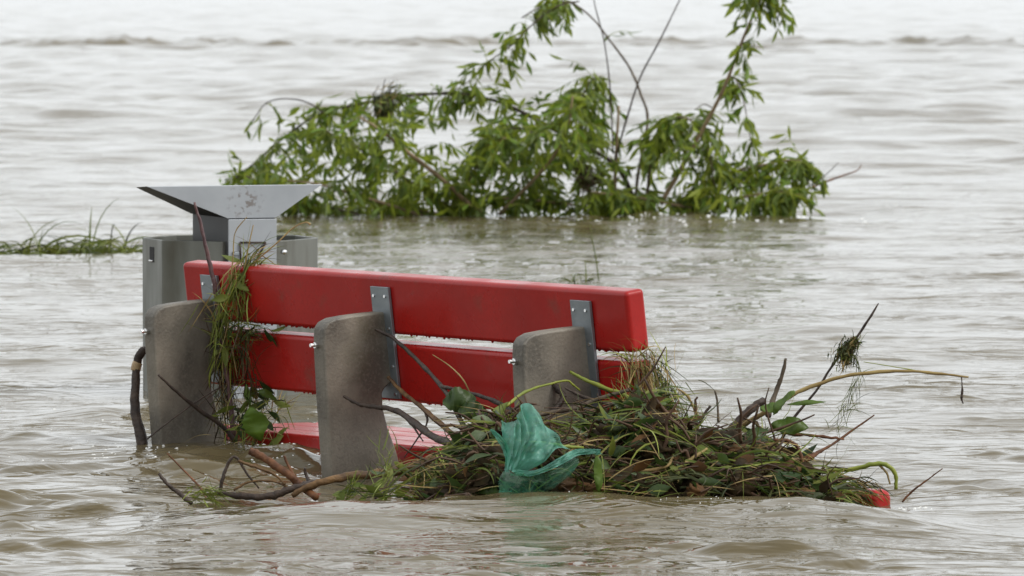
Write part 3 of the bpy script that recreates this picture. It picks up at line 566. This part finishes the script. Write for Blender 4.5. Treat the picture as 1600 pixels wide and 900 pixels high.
for _ in range(3500):
    x = rnd.uniform(652, 1315); f = rnd.random() ** 0.8; p, n = heap_surf(x, f); zone = noise.noise(Vector((x * .021, f * 2.2, 7.7)))
    p = p + Vector((0, -abs(rnd.gauss(0, 0.016)), rnd.gauss(0, 0.006)))
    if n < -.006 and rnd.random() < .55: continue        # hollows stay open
    k = rnd.random() + .30 * zone; d = rdir(0.30)
    bd = (rnd.gauss(0, .9), rnd.gauss(0, .3), rnd.gauss(-.8, .6))
    if k < 0.22: blade(heap, p, d, rnd.uniform(.04, .14), rnd.uniform(.003, .008), bd, MI['dgrass'])
    elif k < 0.42: blade(heap, p, d, rnd.uniform(.05, .18), rnd.uniform(.002, .007), bd, MI['grass'], 6)
    elif k < 0.57: blade(heap, p, d, rnd.uniform(.05, .20), rnd.uniform(.0015, .004), bd, MI['straw'], 6)
    elif k < 0.64:
        L = rnd.uniform(.03, .14); q = p + d.normalized() * L; m = (p + q) / 2 + Vector((0, 0, rnd.gauss(0, .012))); r = rnd.uniform(.0008, .0028)
        tube(heap, [(*p, r), (*m, r), (*q, r * .6)], 4, 2, MI['bark'])
    elif k < 0.78: add_leaf(heap, p, d, rnd.uniform(.02, .055), rnd.uniform(.01, .028), rnd.choice((MI['dead'], MI['rot'], MI['rot'])))
    elif k < 0.98: add_leaf(heap, p, d, rnd.uniform(.02, .055), rnd.uniform(.009, .026), MI['dleaf'])
    else: blade(heap, p, d, rnd.uniform(.06, .18), rnd.uniform(.003, .006), bd, MI['stem'])
for _ in range(90):      # broad fresh leaves and long green blades draped over the front
    x = rnd.choice((rnd.uniform(660, 1300), rnd.uniform(1130, 1270), rnd.uniform(940, 1060))); p, n = heap_surf(x, rnd.uniform(.3, 1)); p = p + Vector((0, -.025, 0))
    add_leaf(heap, p, rdir(.5), rnd.uniform(.035, .075), rnd.uniform(.014, .03), rnd.choice((6, 2, 6)))
for _ in range(140):      # thicker broken twigs poking out
    x = rnd.uniform(680, 1290); p, n = heap_surf(x, rnd.uniform(.1, 1)); d = Vector((rnd.gauss(0, 1), -abs(rnd.gauss(0, .4)), rnd.gauss(.15, .45))).normalized(); L = rnd.uniform(.07, .2); sd_ = Vector((rnd.gauss(0, .012), 0, rnd.gauss(0, .014))); r = rnd.uniform(.0018, .0045)
    tube(heap, [(*(p - d * L * .3), r), (*(p + d * L * .1 + sd_), r), (*(p + d * L * .45 - sd_ * .5), r * .8), (*(p + d * L * .75), r * .5)], 5, 3, MI['bark'], .15, rnd)
for _ in range(60):
    x = rnd.uniform(660, 1300); p, n = heap_surf(x, rnd.uniform(.3, .95)); blade(heap, p + Vector((0, -.02, 0)), (rnd.gauss(0, 1), -.3, rnd.gauss(.1, .3)), rnd.uniform(.10, .24), rnd.uniform(.003, .006), (rnd.gauss(0, .5), 0, -1.5), rnd.choice((1, 2, 2, 7)), 8)
# stalks that stand off the ridge, and hang into the water
for _ in range(240):
    x = rnd.uniform(660, 1300); p = heap_pt(x, rnd.uniform(0.75, 1)); d = Vector((rnd.gauss(0, .7), rnd.gauss(0, .3), rnd.uniform(.1, 1)))
    blade(heap, p, d, rnd.uniform(.03, .085), rnd.uniform(.0012, .003), (rnd.gauss(0, .6), 0, rnd.gauss(-.8, .5)), rnd.choice([1, 2, 2, 3, 4, 7]))
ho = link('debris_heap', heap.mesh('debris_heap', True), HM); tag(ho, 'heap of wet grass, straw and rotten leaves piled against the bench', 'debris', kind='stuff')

# tangles of grass
def tangle(name, label, spine, n, wid, mats, Lr=(.04, .12), wr=(.0015, .004), down=0.8, seed=1, leaves=0, lm=6, core=0):
    global rnd
    rnd = random.Random(seed); random.seed(seed); mb = MB(); S = spline([(*px(x, y, Y), wv) for x, y, Y, wv in spine], 8)
    for _ in range(n):
        i = rnd.randrange(len(S) - 1); c = Vector(S[i][:3]); t = (Vector(S[i + 1][:3]) - c).normalized(); r = S[i][3] * wid
        p = c + Vector((rnd.gauss(0, r), rnd.gauss(0, r * .6), rnd.gauss(0, r)))
        d = t * rnd.choice((1, 1, -1)) * 1.2 + Vector((rnd.gauss(0, .5), rnd.gauss(0, .4), rnd.gauss(-down * .3, .5)))
        blade(mb, p, d, rnd.uniform(*Lr), rnd.uniform(*wr), (rnd.gauss(0, .5), rnd.gauss(0, .3), rnd.gauss(-down, .4)), rnd.choice(mats))
    if core:
        q = S[int(len(S) * .6)]; blob(mb, q[:3], core, 3, (.9, .7, 1.1), seed)
    for _ in range(leaves):
        i = rnd.randrange(len(S) - 1); c = Vector(S[i][:3]); r = S[i][3] * wid
        add_leaf(mb, c + Vector((rnd.gauss(0, r), rnd.gauss(0, r * .6) - .005, rnd.gauss(0, r))), Vector((rnd.gauss(0, 1), rnd.gauss(0, .4), rnd.gauss(-.5, .5))), rnd.uniform(.03, .06), rnd.uniform(.012, .022), rnd.choice((lm, 2)))
    org = S[len(S) // 2][:3]; o = link(name, mb.mesh(name, True, org), HM); o.location = org; tag(o, label, 'grass', kind='stuff'); return o
tangle('grass_tangle', 'tangle of grass hung over the left end of the bench', [(400, 395, YL - .11, .012), (378, 425, YL - .11, .016), (360, 465, YL - .11, .024), (352, 510, YL - .10, .026), (354, 560, YL - .09, .018)], 300, 0.85, [1, 2, 2, 7, 2, 7, 3], wr=(.002, .0055), seed=21, leaves=10, lm=2)
tangle('grass_tangle', 'dark rotting plants trailing down beside the leftmost support', [(348, 520, YL - .06, .016), (350, 570, YL - .06, .018), (356, 620, YL - .06, .018), (366, 680, YL - .06, .022)], 230, 1.0, [0, 3, 3, 4, 0, 1], seed=22)
tangle('grass_tangle', 'leafy weeds in the gap between left support and seat', [(362, 690, YL - .12, .03), (390, 670, YL - .12, .036), (415, 640, YL - .12, .032), (400, 610, YL - .10, .02)], 150, 1.0, [1, 2, 7, 3, 4], Lr=(.04, .1), seed=23, leaves=34)
tangle('grass_tangle', 'strands of leafy weed lying in the gap between the two red planks', [(355, 505, YL - .10, .012), (380, 512, YL - .12, .012), (420, 514, YL - .2, .006)], 70, 1.0, [2, 3, 4, 7], down=.2, seed=24, leaves=10)
tangle('grass_tangle', 'wilted weed hanging over the lower red plank near its left end', [(385, 515, YL - .18, .008), (380, 545, YL - .18, .009), (388, 575, YL - .18, .010), (395, 605, YL - .18, .010)], 60, 1.0, [0, 3, 4, 3], seed=25)
YE = bp(BL, 0.03, 0).y
tangle('grass_tangle', 'dry grass fanned over the right end of the lower red plank', [(995, 560, YE - .02, .010), (998, 580, YE - .03, .022), (1005, 605, YE - .05, .032)], 190, 1.0, [1, 1, 1, 2, 5, 7], Lr=(.04, .11), down=1.0, seed=26)
tangle('grass_tangle', 'green brown grass bunched to the right of the bench end', [(1018, 570, YE + .02, .010), (1030, 590, YE, .018), (1040, 620, YE - .02, .026), (1060, 645, YE - .1, .03)], 230, 1.0, [1, 2, 3, 3, 7], seed=27)
tangle('grass_clump', 'clump of wet grass wrapped round the leaning stick', [(1336, 532, 14.09, .006), (1322, 548, 14.09, .012), (1318, 562, 14.09, .017)], 620, 0.8, [3, 3, 2, 3, 0, 1], Lr=(.010, .024), wr=(.0015, .004), down=.8, seed=28, core=.014)
tangle('grass_strands', 'thin grass strands dangling below the clump on the leaning stick', [(1338, 545, 14.08, .003), (1341, 580, 14.08, .004), (1328, 620, 14.08, .007), (1312, 655, 14.08, .011), (1304, 675, 14.08, .008)], 85, 1.0, [3, 2, 2, 3], Lr=(.03, .07), wr=(.001, .0022), seed=29)
tangle('grass_tangle', 'grass wound over the red plank end at far right', [(1180, 756, 13.93, .012), (1240, 752, 13.90, .014), (1290, 750, 13.88, .014), (1322, 754, 13.87, .014), (1350, 757, 13.88, .012)], 280, 1.0, [1, 2, 3, 3, 0], Lr=(.03, .09), seed=30)
tangle('grass_tangle', 'green weed floating at the foot of the short dark twig', [(305, 776, 13.86, .008), (322, 772, 13.86, .010), (342, 775, 13.86, .008)], 90, 1.0, [2, 2, 7], Lr=(.02, .05), down=.3, seed=31)
tangle('grass_tangle', 'fresh green weed growing at the foot of the middle support', [(535, 776, 13.9, .010), (550, 765, 13.9, .012), (590, 772, 13.9, .012), (602, 740, 13.95, .014), (606, 710, 14.0, .010)], 110, 1.0, [2, 2, 7, 3], Lr=(.03, .07), down=-.2, seed=32, leaves=14)
tangle('grass_tangle', 'long drooping blades at the left edge of the heap by the bag', [(655, 735, 13.8, .014), (675, 740, 13.78, .018), (720, 750, 13.75, .020), (760, 760, 13.72, .020)], 140, 1.0, [2, 3, 3, 7, 1], Lr=(.05, .13), wr=(.003, .007), down=1.2, seed=33)

# single leaves one can pick out
def leaf(label, x, y, Y, d, L, wd, m, roll=0.0, droop=0.2, cat='leaf', group='single leaves in the debris'):
    vs, fs = leaf_vf(L, wd, droop, 0.22, 14); rg = random.Random(label); mb = MB(); mm = orient(d, roll); ph = rg.uniform(0, 6)
    vs = [(a, b * (1 + rg.uniform(-.14, .10)) if b else rg.uniform(-.03, .03) * wd, c + wd * (.13 * math.sin(a / L * 9 + ph) * (1 if b >= 0 else -.7) + .05 * rg.uniform(-1, 1))) for a, b, c in vs]
    mb.add([mm @ Vector(v) for v in vs], fs)
    o = link('leaf', mb.mesh('leaf', True), m); o.location = px(x, y, Y); sol = o.modifiers.new('thick', 'SOLIDIFY'); sol.thickness = 0.0008; tag(o, label, cat, group); return o
leaf('large bright green leaf hanging beside the leftmost support', 392, 636, YL - .18, (.25, -.1, -1), .085, .062, M['brleaf'], 1.4)
leaf('round dark green leaf in front of the lower red plank', 692, 628, YM - .58, (1, -.1, .12), .075, .058, M['dleaf'], 1.35, .1)
leaf('dark leaf overlapping the round leaf on its right', 716, 640, YM - .60, (1, -.2, -.1), .07, .05, M['dleaf'], 1.2, .2)
leaf('broad green leaf on the heap below the leaning stick', 1205, 666, 13.98, (1, -.2, .08), .08, .042, M['leaf'], 1.1, .25)
leaf('pointed green leaf tilted upwards near the straight dark stick', 1208, 648, 13.99, (.5, -.2, .8), .07, .03, M['leaf'], .8)
leaf('drooping grey green leaf below the broad leaf', 1214, 705, 13.86, (.35, -.2, -1), .055, .045, M['leaf'], 1.2)
leaf('narrow pale leaf stretched level beside the arching stem', 1230, 632, 14.0, (1, -.05, .10), .085, .012, M['leaf'], 1.0, .05)
leaf('green blade leaf rising at the heap foot left of the bag', 712, 732, 13.70, (.55, -.1, -.8), .07, .02, M['brleaf'], .9, -.3)
leaf('flat green leaf touching the water beside the bag', 735, 778, 13.66, (1, -.1, .35), .085, .03, M['leaf'], 1.2, .1)
leaf('long green leaf hanging down right of the bag', 932, 712, 13.62, (.1, -.1, -1), .08, .022, M['leaf'], .4, .1)
leaf('yellow round leaf in the dark hollow left of the bag', 752, 738, 13.74, (.6, -.3, -.5), .03, .03, M['stem'], 1.2)
leaf('small green leaf curled at the top of the heap near the log end', 1188, 640, 14.02, (1, -.2, .2), .045, .03, M['leaf'], .8)
leaf('glossy dark leaf right of the yellow green stem', 985, 640, 13.95, (1, -.2, .35), .09, .045, M['leaf'], 1.1)
leaf('brown dead leaf in the dark middle of the heap', 972, 655, 13.84, (1, -.3, -.2), .06, .045, M['dead'], 1.2)
leaf('small green leaf at the end of the left weed strands', 402, 610, YL - .16, (1, -.2, -.3), .05, .02, M['leaf'], 1.0, .4)
leaf('green leaf standing in the weed left of the seat', 385, 600, YL - .14, (.1, -.2, -1), .055, .02, M['leaf'], 1.0)

# ------------------------------------------------------------------ green plastic bag
def bag():
    root = empty('plastic_bag', px(800, 770, 13.6)); tag(root, 'crumpled translucent green plastic bag snagged in the debris heap', 'plastic bag')
    m = bpy.data.materials.new('green_film'); m.use_nodes = True; t = m.node_tree; b = t.nodes['Principled BSDF']
    b.inputs['Base Color'].default_value = (0.19, 0.47, 0.37, 1); b.inputs['Roughness'].default_value = 0.28
    tr = t.nodes.new('ShaderNodeBsdfTranslucent'); tr.inputs[0].default_value = (0.17, 0.50, 0.38, 1); tp = t.nodes.new('ShaderNodeBsdfTransparent'); tp.inputs[0].default_value = (0.50, 0.85, 0.72, 1)
    m1 = t.nodes.new('ShaderNodeMixShader'); m1.inputs[0].default_value = 0.35; m2 = t.nodes.new('ShaderNodeMixShader')
    tc = t.nodes.new('ShaderNodeTexCoord'); n = t.nodes.new('ShaderNodeTexNoise'); n.inputs['Scale'].default_value = 22; n.inputs['Detail'].default_value = 4; t.links.new(tc.outputs['Object'], n.inputs['Vector'])
    r = t.nodes.new('ShaderNodeMapRange'); r.inputs[1].default_value = 0.35; r.inputs[2].default_value = 0.7; r.inputs[3].default_value = 0.15; r.inputs[4].default_value = 0.72
    t.links.new(n.outputs[0], r.inputs[0]); t.links.new(r.outputs[0], m2.inputs[0])
    w_ = t.nodes.new('ShaderNodeTexNoise'); w_.inputs['Scale'].default_value = 45; w_.inputs['Detail'].default_value = 6; t.links.new(tc.outputs['Object'], w_.inputs['Vector'])
    bu = t.nodes.new('ShaderNodeBump'); bu.inputs['Strength'].default_value = 0.7; bu.inputs['Distance'].default_value = 0.01; t.links.new(w_.outputs[0], bu.inputs['Height']); t.links.new(bu.outputs[0], b.inputs['Normal'])
    t.links.new(b.outputs[0], m1.inputs[1]); t.links.new(tr.outputs[0], m1.inputs[2]); t.links.new(m1.outputs[0], m2.inputs[1]); t.links.new(tp.outputs[0], m2.inputs[2]); t.links.new(m2.outputs[0], t.nodes['Material Output'].inputs[0])
    clean = m; dirty = m.copy(); dirty.name = 'muddy_green_film'; b2 = dirty.node_tree.nodes['Principled BSDF']; b2.inputs['Base Color'].default_value = (0.10, 0.17, 0.115, 1)
    for n_ in dirty.node_tree.nodes:
        if n_.type == 'MAP_RANGE': n_.inputs[3].default_value = 0.30; n_.inputs[4].default_value = 0.92
    def sheet(name, rows, fold, nf, seed):
        """rows: lists of (x, y, depth); surface through them with fine pleats"""
        rg = np.random.default_rng(seed); nu, nv = 48, 30; ctrl = [[(*px(*p), 0) for p in row] for row in rows]
        lines = [spline(c, 16) for c in ctrl]; L = min(len(l) for l in lines); mb = MB(); vs = []
        for i in range(nu + 1):
            col = []
            for l in lines:
                q = i / nu * (len(l) - 1); a = int(min(q, len(l) - 2)); fr = q - a; col.append(l[a] * (1 - fr) + l[a + 1] * fr)
            S = spline(col, 12)
            for j in range(nv + 1):
                q = j / nv * (len(S) - 1); a = int(min(q, len(S) - 2)); fr = q - a; p = Vector((S[a] * (1 - fr) + S[a + 1] * fr)[:3])
                v = j / nv; k = fold * (0.25 + 0.9 * v) * math.sin(i / nu * nf * 6.28 + 2.2 * math.sin(i * .23 + v * 2)) + fold * 1.3 * noise.fractal(Vector((i * .16 + seed, v * 4.5, seed)), 1, 2, 4)
                vs.append(p + Vector((k * .25, -k, k * .2)))
        mb.add(vs, [(i * (nv + 1) + j, (i + 1) * (nv + 1) + j, (i + 1) * (nv + 1) + j + 1, i * (nv + 1) + j + 1) for i in range(nu) for j in range(nv)])
        return link(name, mb.mesh(name, True, root.location), m, root)
    Y = 13.60
    sheet('fan', [[(788, 742, Y), (797, 738, Y - .02), (806, 737, Y - .02), (816, 740, Y)], [(789, 712, Y), (803, 708, Y - .03), (824, 706, Y - .05), (850, 722, Y - .02)], [(784, 684, Y + .01), (806, 675, Y - .02), (838, 676, Y - .03), (872, 700, Y)], [(781, 658, Y + .04), (806, 657, Y + .01), (824, 631, Y + .02), (890, 704, Y + .02)]], 0.011, 6, 3)
    sheet('ear', [[(795, 736, Y), (799, 730, Y), (802, 728, Y)], [(784, 702, Y - .01), (788, 698, Y), (793, 694, Y)], [(768, 676, Y), (766, 671, Y), (772, 672, Y)]], 0.003, 2, 4)
    sheet('rim', [[(800, 734, Y - .03), (838, 734, Y - .05), (872, 716, Y - .05), (900, 702, Y - .02), (938, 702, Y)], [(796, 744, Y - .05), (838, 742, Y - .08), (878, 726, Y - .07), (906, 711, Y - .03), (940, 710, Y)]], 0.006, 5, 6)
    m = dirty
    sheet('pouch', [[(787, 736, Y - .03), (804, 738, Y - .05), (850, 740, Y - .05), (900, 714, Y - .02)], [(779, 748, Y - .04), (804, 752, Y - .09), (850, 748, Y - .07), (905, 722, Y - .02)], [(778, 762, Y - .03), (804, 766, Y - .09), (846, 760, Y - .06), (896, 738, Y)], [(786, 782, Y), (806, 788, Y - .03), (840, 778, Y - .02), (880, 752, Y + .02)]], 0.010, 4, 5)
    m = clean
    sheet('tail', [[(780, 766, Y - .04), (790, 768, Y - .05), (800, 766, Y - .05)], [(776, 790, Y - .02), (786, 794, Y - .03), (798, 792, Y - .02)]], 0.003, 2, 7)
bag()

# ------------------------------------------------------------------ willow bush in the river
WY = 29.9
will = empty('willow_bush', px(960, 333, WY)); tag(will, 'green willow bush half drowned in the river behind the bench', 'willow bush')
wr = random.Random(77); rnd = wr; random.seed(77)
def wbranch(pts, m=M['bark_grey'], name='branch', leafy=0, dY=None):
    dY = wr.uniform(-.35, .35) if dY is None else dY; n = len(pts)
    P = [(*px(x, y, WY + dY * min(1, i / max(1, n - 1) + .2)), r * .001) for i, (x, y, r) in enumerate(pts)]; mb = MB(); tube(mb, P, 6, 5, 0, .1, wr)
    o = link(name, mb.mesh(name, True, will.location), m, will); return spline(P, 10)
LV = []           # leaves: (point, direction, length, width)
TW = MB()
def shoot(p, d, L, n, droop=1.0):
    """thin leafy shoot that bends over and hangs"""
    p = Vector(p); d = Vector(d).normalized(); S = [(*p, .0022)]; seg = 6
    for i in range(seg):
        d = (d + Vector((wr.gauss(0, .1), wr.gauss(0, .1), -droop / seg))).normalized(); p = p + d * L / seg; S.append((*p, .0018 - .0002 * i))
    if wz(p.x, p.y) < p.z + .3: pass
    tube(TW, S, 4, 1, 0)
    for i in range(n):
        t = (i + wr.random()) / n * (len(S) - 1); a = int(min(t, len(S) - 2)); q = Vector(S[a][:3]).lerp(Vector(S[a + 1][:3]), t - a)
        dd = (Vector(S[a + 1][:3]) - Vector(S[a][:3])).normalized(); sd = Vector((wr.gauss(0, 1), wr.gauss(0, 1), wr.gauss(0, .4))).normalized()
        LV.append((q, dd * .75 + sd * .75 + Vector((0, 0, -.55)), wr.uniform(.05, .098), wr.uniform(.015, .023)))
def leafy(S, n, L=(.08, .22), up=.3, lv=(5, 9), lo=0.0, hi=1.0):
    for _ in range(int(n * 1.35)):
        q = S[int((lo + (hi - lo) * wr.random()) * (len(S) - 1))]; shoot(q[:3], (wr.gauss(0, 1), wr.gauss(0, .8), wr.gauss(up + .1, .6)), wr.uniform(*L) * 1.15, wr.randint(*lv))
g, br = M['bark_grey'], M['bark_tan']
S = wbranch([(1000, 330, 12), (965, 262, 11), (920, 232, 10), (870, 205, 9), (790, 163, 8), (720, 147, 7), (640, 149, 6.5), (560, 163, 6), (500, 178, 5), (455, 206, 4.5), (405, 248, 4), (365, 282, 3)], M['bark_dark']); leafy(S, 40, (.08, .2), -.1, lo=.3, hi=.72); leafy(S, 30, (.08, .2), -.1, lo=.72)
S = wbranch([(505, 176, 4), (480, 160, 3.5), (445, 154, 3), (415, 162, 2.5), (394, 190, 2)], M['bark_dark']); leafy(S, 3, (.06, .1), -.3, (2, 4), .6)
S = wbranch([(755, 335, 12), (725, 312, 11), (700, 288, 10), (640, 240, 9), (595, 204, 7), (562, 183, 5)], br, dY=-.45); leafy(S, 16, lo=.4)
S = wbranch([(660, 338, 9), (600, 318, 8), (550, 303, 6), (500, 288, 5), (450, 282, 4)], br); leafy(S, 22)
S = wbranch([(780, 335, 9), (830, 285, 8), (868, 240, 7), (888, 195, 5), (895, 150, 4)], br, dY=-.45); leafy(S, 22, lo=.3)
S = wbranch([(963, 340, 9), (961, 280, 8), (964, 220, 7), (967, 165, 5)], br)
S = wbranch([(993, 340, 9), (996, 280, 8), (1012, 190, 7), (1002, 150, 6.5), (985, 108, 6), (955, 66, 5), (925, 28, 4.5), (890, 4, 4), (850, 8, 3.5), (815, 28, 3)], g); leafy(S, 4, (.06, .12), -.1, lo=.55); leafy(S, 10, (.06, .14), 0, lo=.8)
S = wbranch([(958, 240, 4), (954, 150, 4), (945, 70, 3.5), (930, 10, 3), (925, -25, 2.5)], M['bark_dark'])
S = wbranch([(958, 260, 6), (975, 200, 5), (1000, 122, 4.5), (1030, 65, 4), (1062, 0, 3), (1072, -20, 2)], M['bark_dark'])
S = wbranch([(1033, 318, 13), (1060, 270, 12), (1085, 225, 11), (1110, 180, 10), (1130, 140, 9), (1150, 90, 8), (1165, 50, 7), (1185, 5, 6), (1200, -40, 5)], br, dY=-.45)
leafy(S, 5, (.05, .1), .0, lo=.55, hi=.8); leafy(S, 20, (.08, .18), -.1, lo=.86)
S = wbranch([(1140, 118, 4), (1150, 125, 3.5), (1160, 150, 3), (1168, 190, 2.5), (1175, 230, 2)], g, dY=-.1); leafy(S, 14, (.04, .10), -.3)
S = wbranch([(1115, 170, 3), (1100, 163, 2.5), (1085, 172, 2)], g, dY=-.1); leafy(S, 2, (.04, .07), -.3, (2, 3), .7)
S = wbranch([(1010, 320, 8), (1018, 240, 7), (1035, 198, 6), (1060, 183, 5), (1090, 196, 4.5), (1108, 240, 4), (1116, 290, 3)], g); leafy(S, 60, (.08, .2), -.2, lo=.2)
S = wbranch([(1050, 325, 9), (1095, 290, 8), (1140, 270, 6), (1190, 258, 5), (1240, 250, 4), (1262, 256, 3)], br); leafy(S, 52, (.06, .18), -.1, lo=.1)
S = wbranch([(1080, 325, 7), (1150, 310, 6), (1215, 300, 5), (1250, 305, 4)], br); leafy(S, 34, (.05, .12), .1)
S = wbranch([(1235, 308, 7), (1275, 290, 6), (1315, 275, 4.5), (1340, 266, 3), (1346, 256, 1.5)], M['bark_red'])
S = wbranch([(1262, 292, 3), (1285, 278, 2.5), (1310, 254, 1.5)], g)
S = wbranch([(905, 2, 4), (870, 10, 4), (830, 40, 3.5), (800, 70, 3.5), (765, 96, 3), (735, 125, 2.5), (712, 140, 2)], g, dY=.1); leafy(S, 16, (.06, .14), -.2)
S = wbranch([(990, 330, 8), (950, 290, 7), (900, 250, 6), (850, 215, 5), (800, 200, 4), (760, 215, 3)], M['bark_dark']); leafy(S, 40, (.08, .2), .0)
S = wbranch([(900, 330, 8), (910, 250, 7), (905, 180, 5), (920, 130, 4), (940, 120, 3)], g); leafy(S, 40, (.08, .2), .0, lo=.3)
S = wbranch([(840, 330, 8), (820, 270, 7), (795, 210, 5), (790, 180, 4)], g); leafy(S, 32, (.08, .2), .0, lo=.2)
S = wbranch([(720, 335, 8), (650, 290, 7), (590, 250, 5), (530, 215, 4), (510, 205, 3)], g); leafy(S, 46, (.08, .2), .0, lo=.1)
S = wbranch([(560, 335, 7), (500, 320, 6), (440, 300, 5), (385, 275, 4)], g); leafy(S, 34, (.06, .14), .1)
S = wbranch([(690, 335, 7), (620, 325, 6), (540, 325, 5), (470, 330, 4)], br); leafy(S, 40, (.05, .12), .3)
S = wbranch([(960, 330, 7), (880, 318, 6), (790, 310, 5), (700, 312, 4)], br); leafy(S, 50, (.05, .13), .3)
S = wbranch([(1100, 330, 7), (1030, 315, 6), (970, 305, 5), (920, 300, 4)], br); leafy(S, 30, (.05, .13), .3)
S = wbranch([(700, 330, 6), (740, 270, 6), (760, 230, 5), (790, 215, 3)], br); leafy(S, 28, (.07, .16), .0)
WT = [(360, 290), (400, 275), (450, 225), (500, 200), (560, 190), (640, 185), (690, 190), (715, 230), (745, 245), (775, 200), (850, 150), (905, 130), (950, 160), (985, 235), (1020, 205), (1060, 190), (1100, 215), (1130, 275), (1180, 262), (1250, 256), (1268, 290)]
for _ in range(270):
    x = wr.uniform(365, 1265); yt = float(np.interp(x, [p[0] for p in WT], [p[1] for p in WT])); y = yt + (322 - yt) * wr.random() ** .8
    if noise.noise(Vector((x * .022, y * .03, 2.5))) < -.2 and y < 285: continue
    shoot(px(x, y, WY + wr.uniform(-.4, .4)), (wr.gauss(0, 1), wr.gauss(0, .6), wr.gauss(.2, .5)), wr.uniform(.07, .2), wr.randint(5, 9))
tw = link('shoots', TW.mesh('shoots', True, will.location), M['stem'], will); tw['kind'] = 'stuff'
LV = [l for l in LV if l[0].z > -0.02]
def near_key(l): return -(l[2] * l[3]) * (1 if l[0].y < WY else .6)
order = sorted(range(len(LV)), key=lambda i: near_key(LV[i])); pick = set(order[:300])
variants = []
for k in range(6):
    vs, fs = leaf_vf(1.0, 0.23 + .02 * (k % 3), 0.12 + .08 * (k % 3), .25 + .1 * (k % 2)); mb = MB(); mb.add(vs, fs); me = mb.mesh('leaf', True); me.materials.append(M['wleaf'] if k % 3 else M['wleaf2']); variants.append(me)
FB = MB()
for i, (p, d, L, wd) in enumerate(LV):
    roll = wr.uniform(0, 6.28); m3 = orient(d, roll)
    if i in pick:
        o = bpy.data.objects.new('leaf', variants[i % 6]); COL.objects.link(o); o.parent = will
        o.matrix_local = Matrix.Translation(p - will.location) @ m3.to_4x4() @ Matrix.Scale(L, 4)
    else:
        vs, fs = leaf_vf(L, wd, .12 + .15 * wr.random(), .3); FB.add([p + m3 @ Vector(v) for v in vs], fs, wr.choice((0, 0, 0, 1, 1, 2)))
fo = link('foliage', FB.mesh('foliage', True, will.location), [M['wleaf'], M['wleaf2'], M['brleaf']], will); fo['kind'] = 'stuff'
tangle('grass_clump', 'dark nest of flotsam caught on the arching willow branch', [(612, 145, WY - .05, .03), (600, 160, WY - .05, .045), (596, 180, WY - .05, .02)], 420, .8, [3, 3, 0, 1, 2], Lr=(.03, .07), wr=(.003, .006), seed=41, core=.045)
tangle('grass_clump', 'small black clump of flotsam low in the middle of the willow', [(905, 268, WY - .3, .018), (920, 275, WY - .3, .03), (915, 295, WY - .3, .02)], 260, .8, [0, 3, 0, 4], Lr=(.03, .07), wr=(.003, .006), seed=42, core=.03)

# ------------------------------------------------------------------ grass tips in the water
def tuft(label, x0, x1, yb, hmax, n, Y, seed, lean=0.6):
    global rnd
    rnd = random.Random(seed); random.seed(seed); mb = MB()
    for _ in range(n):
        x = rnd.uniform(x0, x1); b = px(x, yb, Y + rnd.gauss(0, .08)); b.z = wz(b.x, b.y) - .015; h = hmax * rnd.uniform(.35, 1) / FPX * Y
        ln = rnd.gauss(lean, .7); blade(mb, b, (ln, rnd.gauss(0, .4), 1), h * rnd.uniform(1.3, 2.6), rnd.uniform(.006, .013), (ln * 1.2, 0, -rnd.uniform(1.4, 3.4)), rnd.choice((2, 2, 3, 2)), 7)
    org = px((x0 + x1) / 2, yb, Y); o = link('grass_tuft', mb.mesh('grass_tuft', True, org), HM); o.location = org; tag(o, label, 'grass', kind='stuff')
tuft('drowned grass tips at the left edge of the picture', -40, 120, 395, 58, 280, 26.0, 51, 1.0)
tuft('drowned grass tips between the left edge and the bin', 120, 205, 395, 58, 150, 26.0, 52, .8)
tuft('tiny grass tuft in open water beyond the bench', 893, 918, 437, 20, 14, 23.6, 53, .2)
stick('reed', 'single thin reed standing in open water beyond the bench', [(936, 440, 23.5, 2), (931, 405, 23.5, 2), (925, 372, 23.5, 1.5), (921, 352, 23.5, 1)], M['grass'], 'reed')

# ------------------------------------------------------------------ flecks of foam where the current breaks
fr = random.Random(91); FM = MB(); M['foam'] = mat('foam', (0.78, 0.78, 0.75), 0.5)
def fleck(x, y, r):
    c = Vector((x, y, wz(x, y))); n = 7; ph = fr.random() * 6; e = [r * fr.uniform(.6, 1.3) for _ in range(n)]
    vs = [c + Vector((0, 0, r * .55))] + [c + Vector((math.cos(2 * math.pi * k / n + ph) * e[k] * 1.6, math.sin(2 * math.pi * k / n + ph) * e[k], -.001)) for k in range(n)]
    FM.add(vs, [(0, 1 + k, 1 + (k + 1) % n) for k in range(n)])
for cx, cy, sx, sy, n in ((bp(s_sup[0], -.2, 0).x - .02, bp(s_sup[0], -.2, 0).y - .08, .10, .10, 45), (bp(s_sup[0], .2, 0).x + .12, bp(s_sup[0], .2, 0).y - .35, .12, .16, 60), (bp(s_sup[1], -.1, 0).x - .08, bp(s_sup[1], -.1, 0).y + .05, .08, .12, 55), (.72, 13.75, .07, .06, 60), (.45, 13.5, .15, .06, 30), (.82, 13.85, .05, .06, 30), (-.95, 16.9, .15, .3, 25), (.75, 29.3, .5, .25, 60)):
    for _ in range(n): fleck(fr.gauss(cx, sx), fr.gauss(cy, sy), fr.uniform(.0012, .0038) * (2.2 if cy > 20 else 1))
fo_ = link('foam', FM.mesh('foam', True), M['foam']); tag(fo_, 'scattered white foam flecks on the brown water', 'foam', kind='stuff')
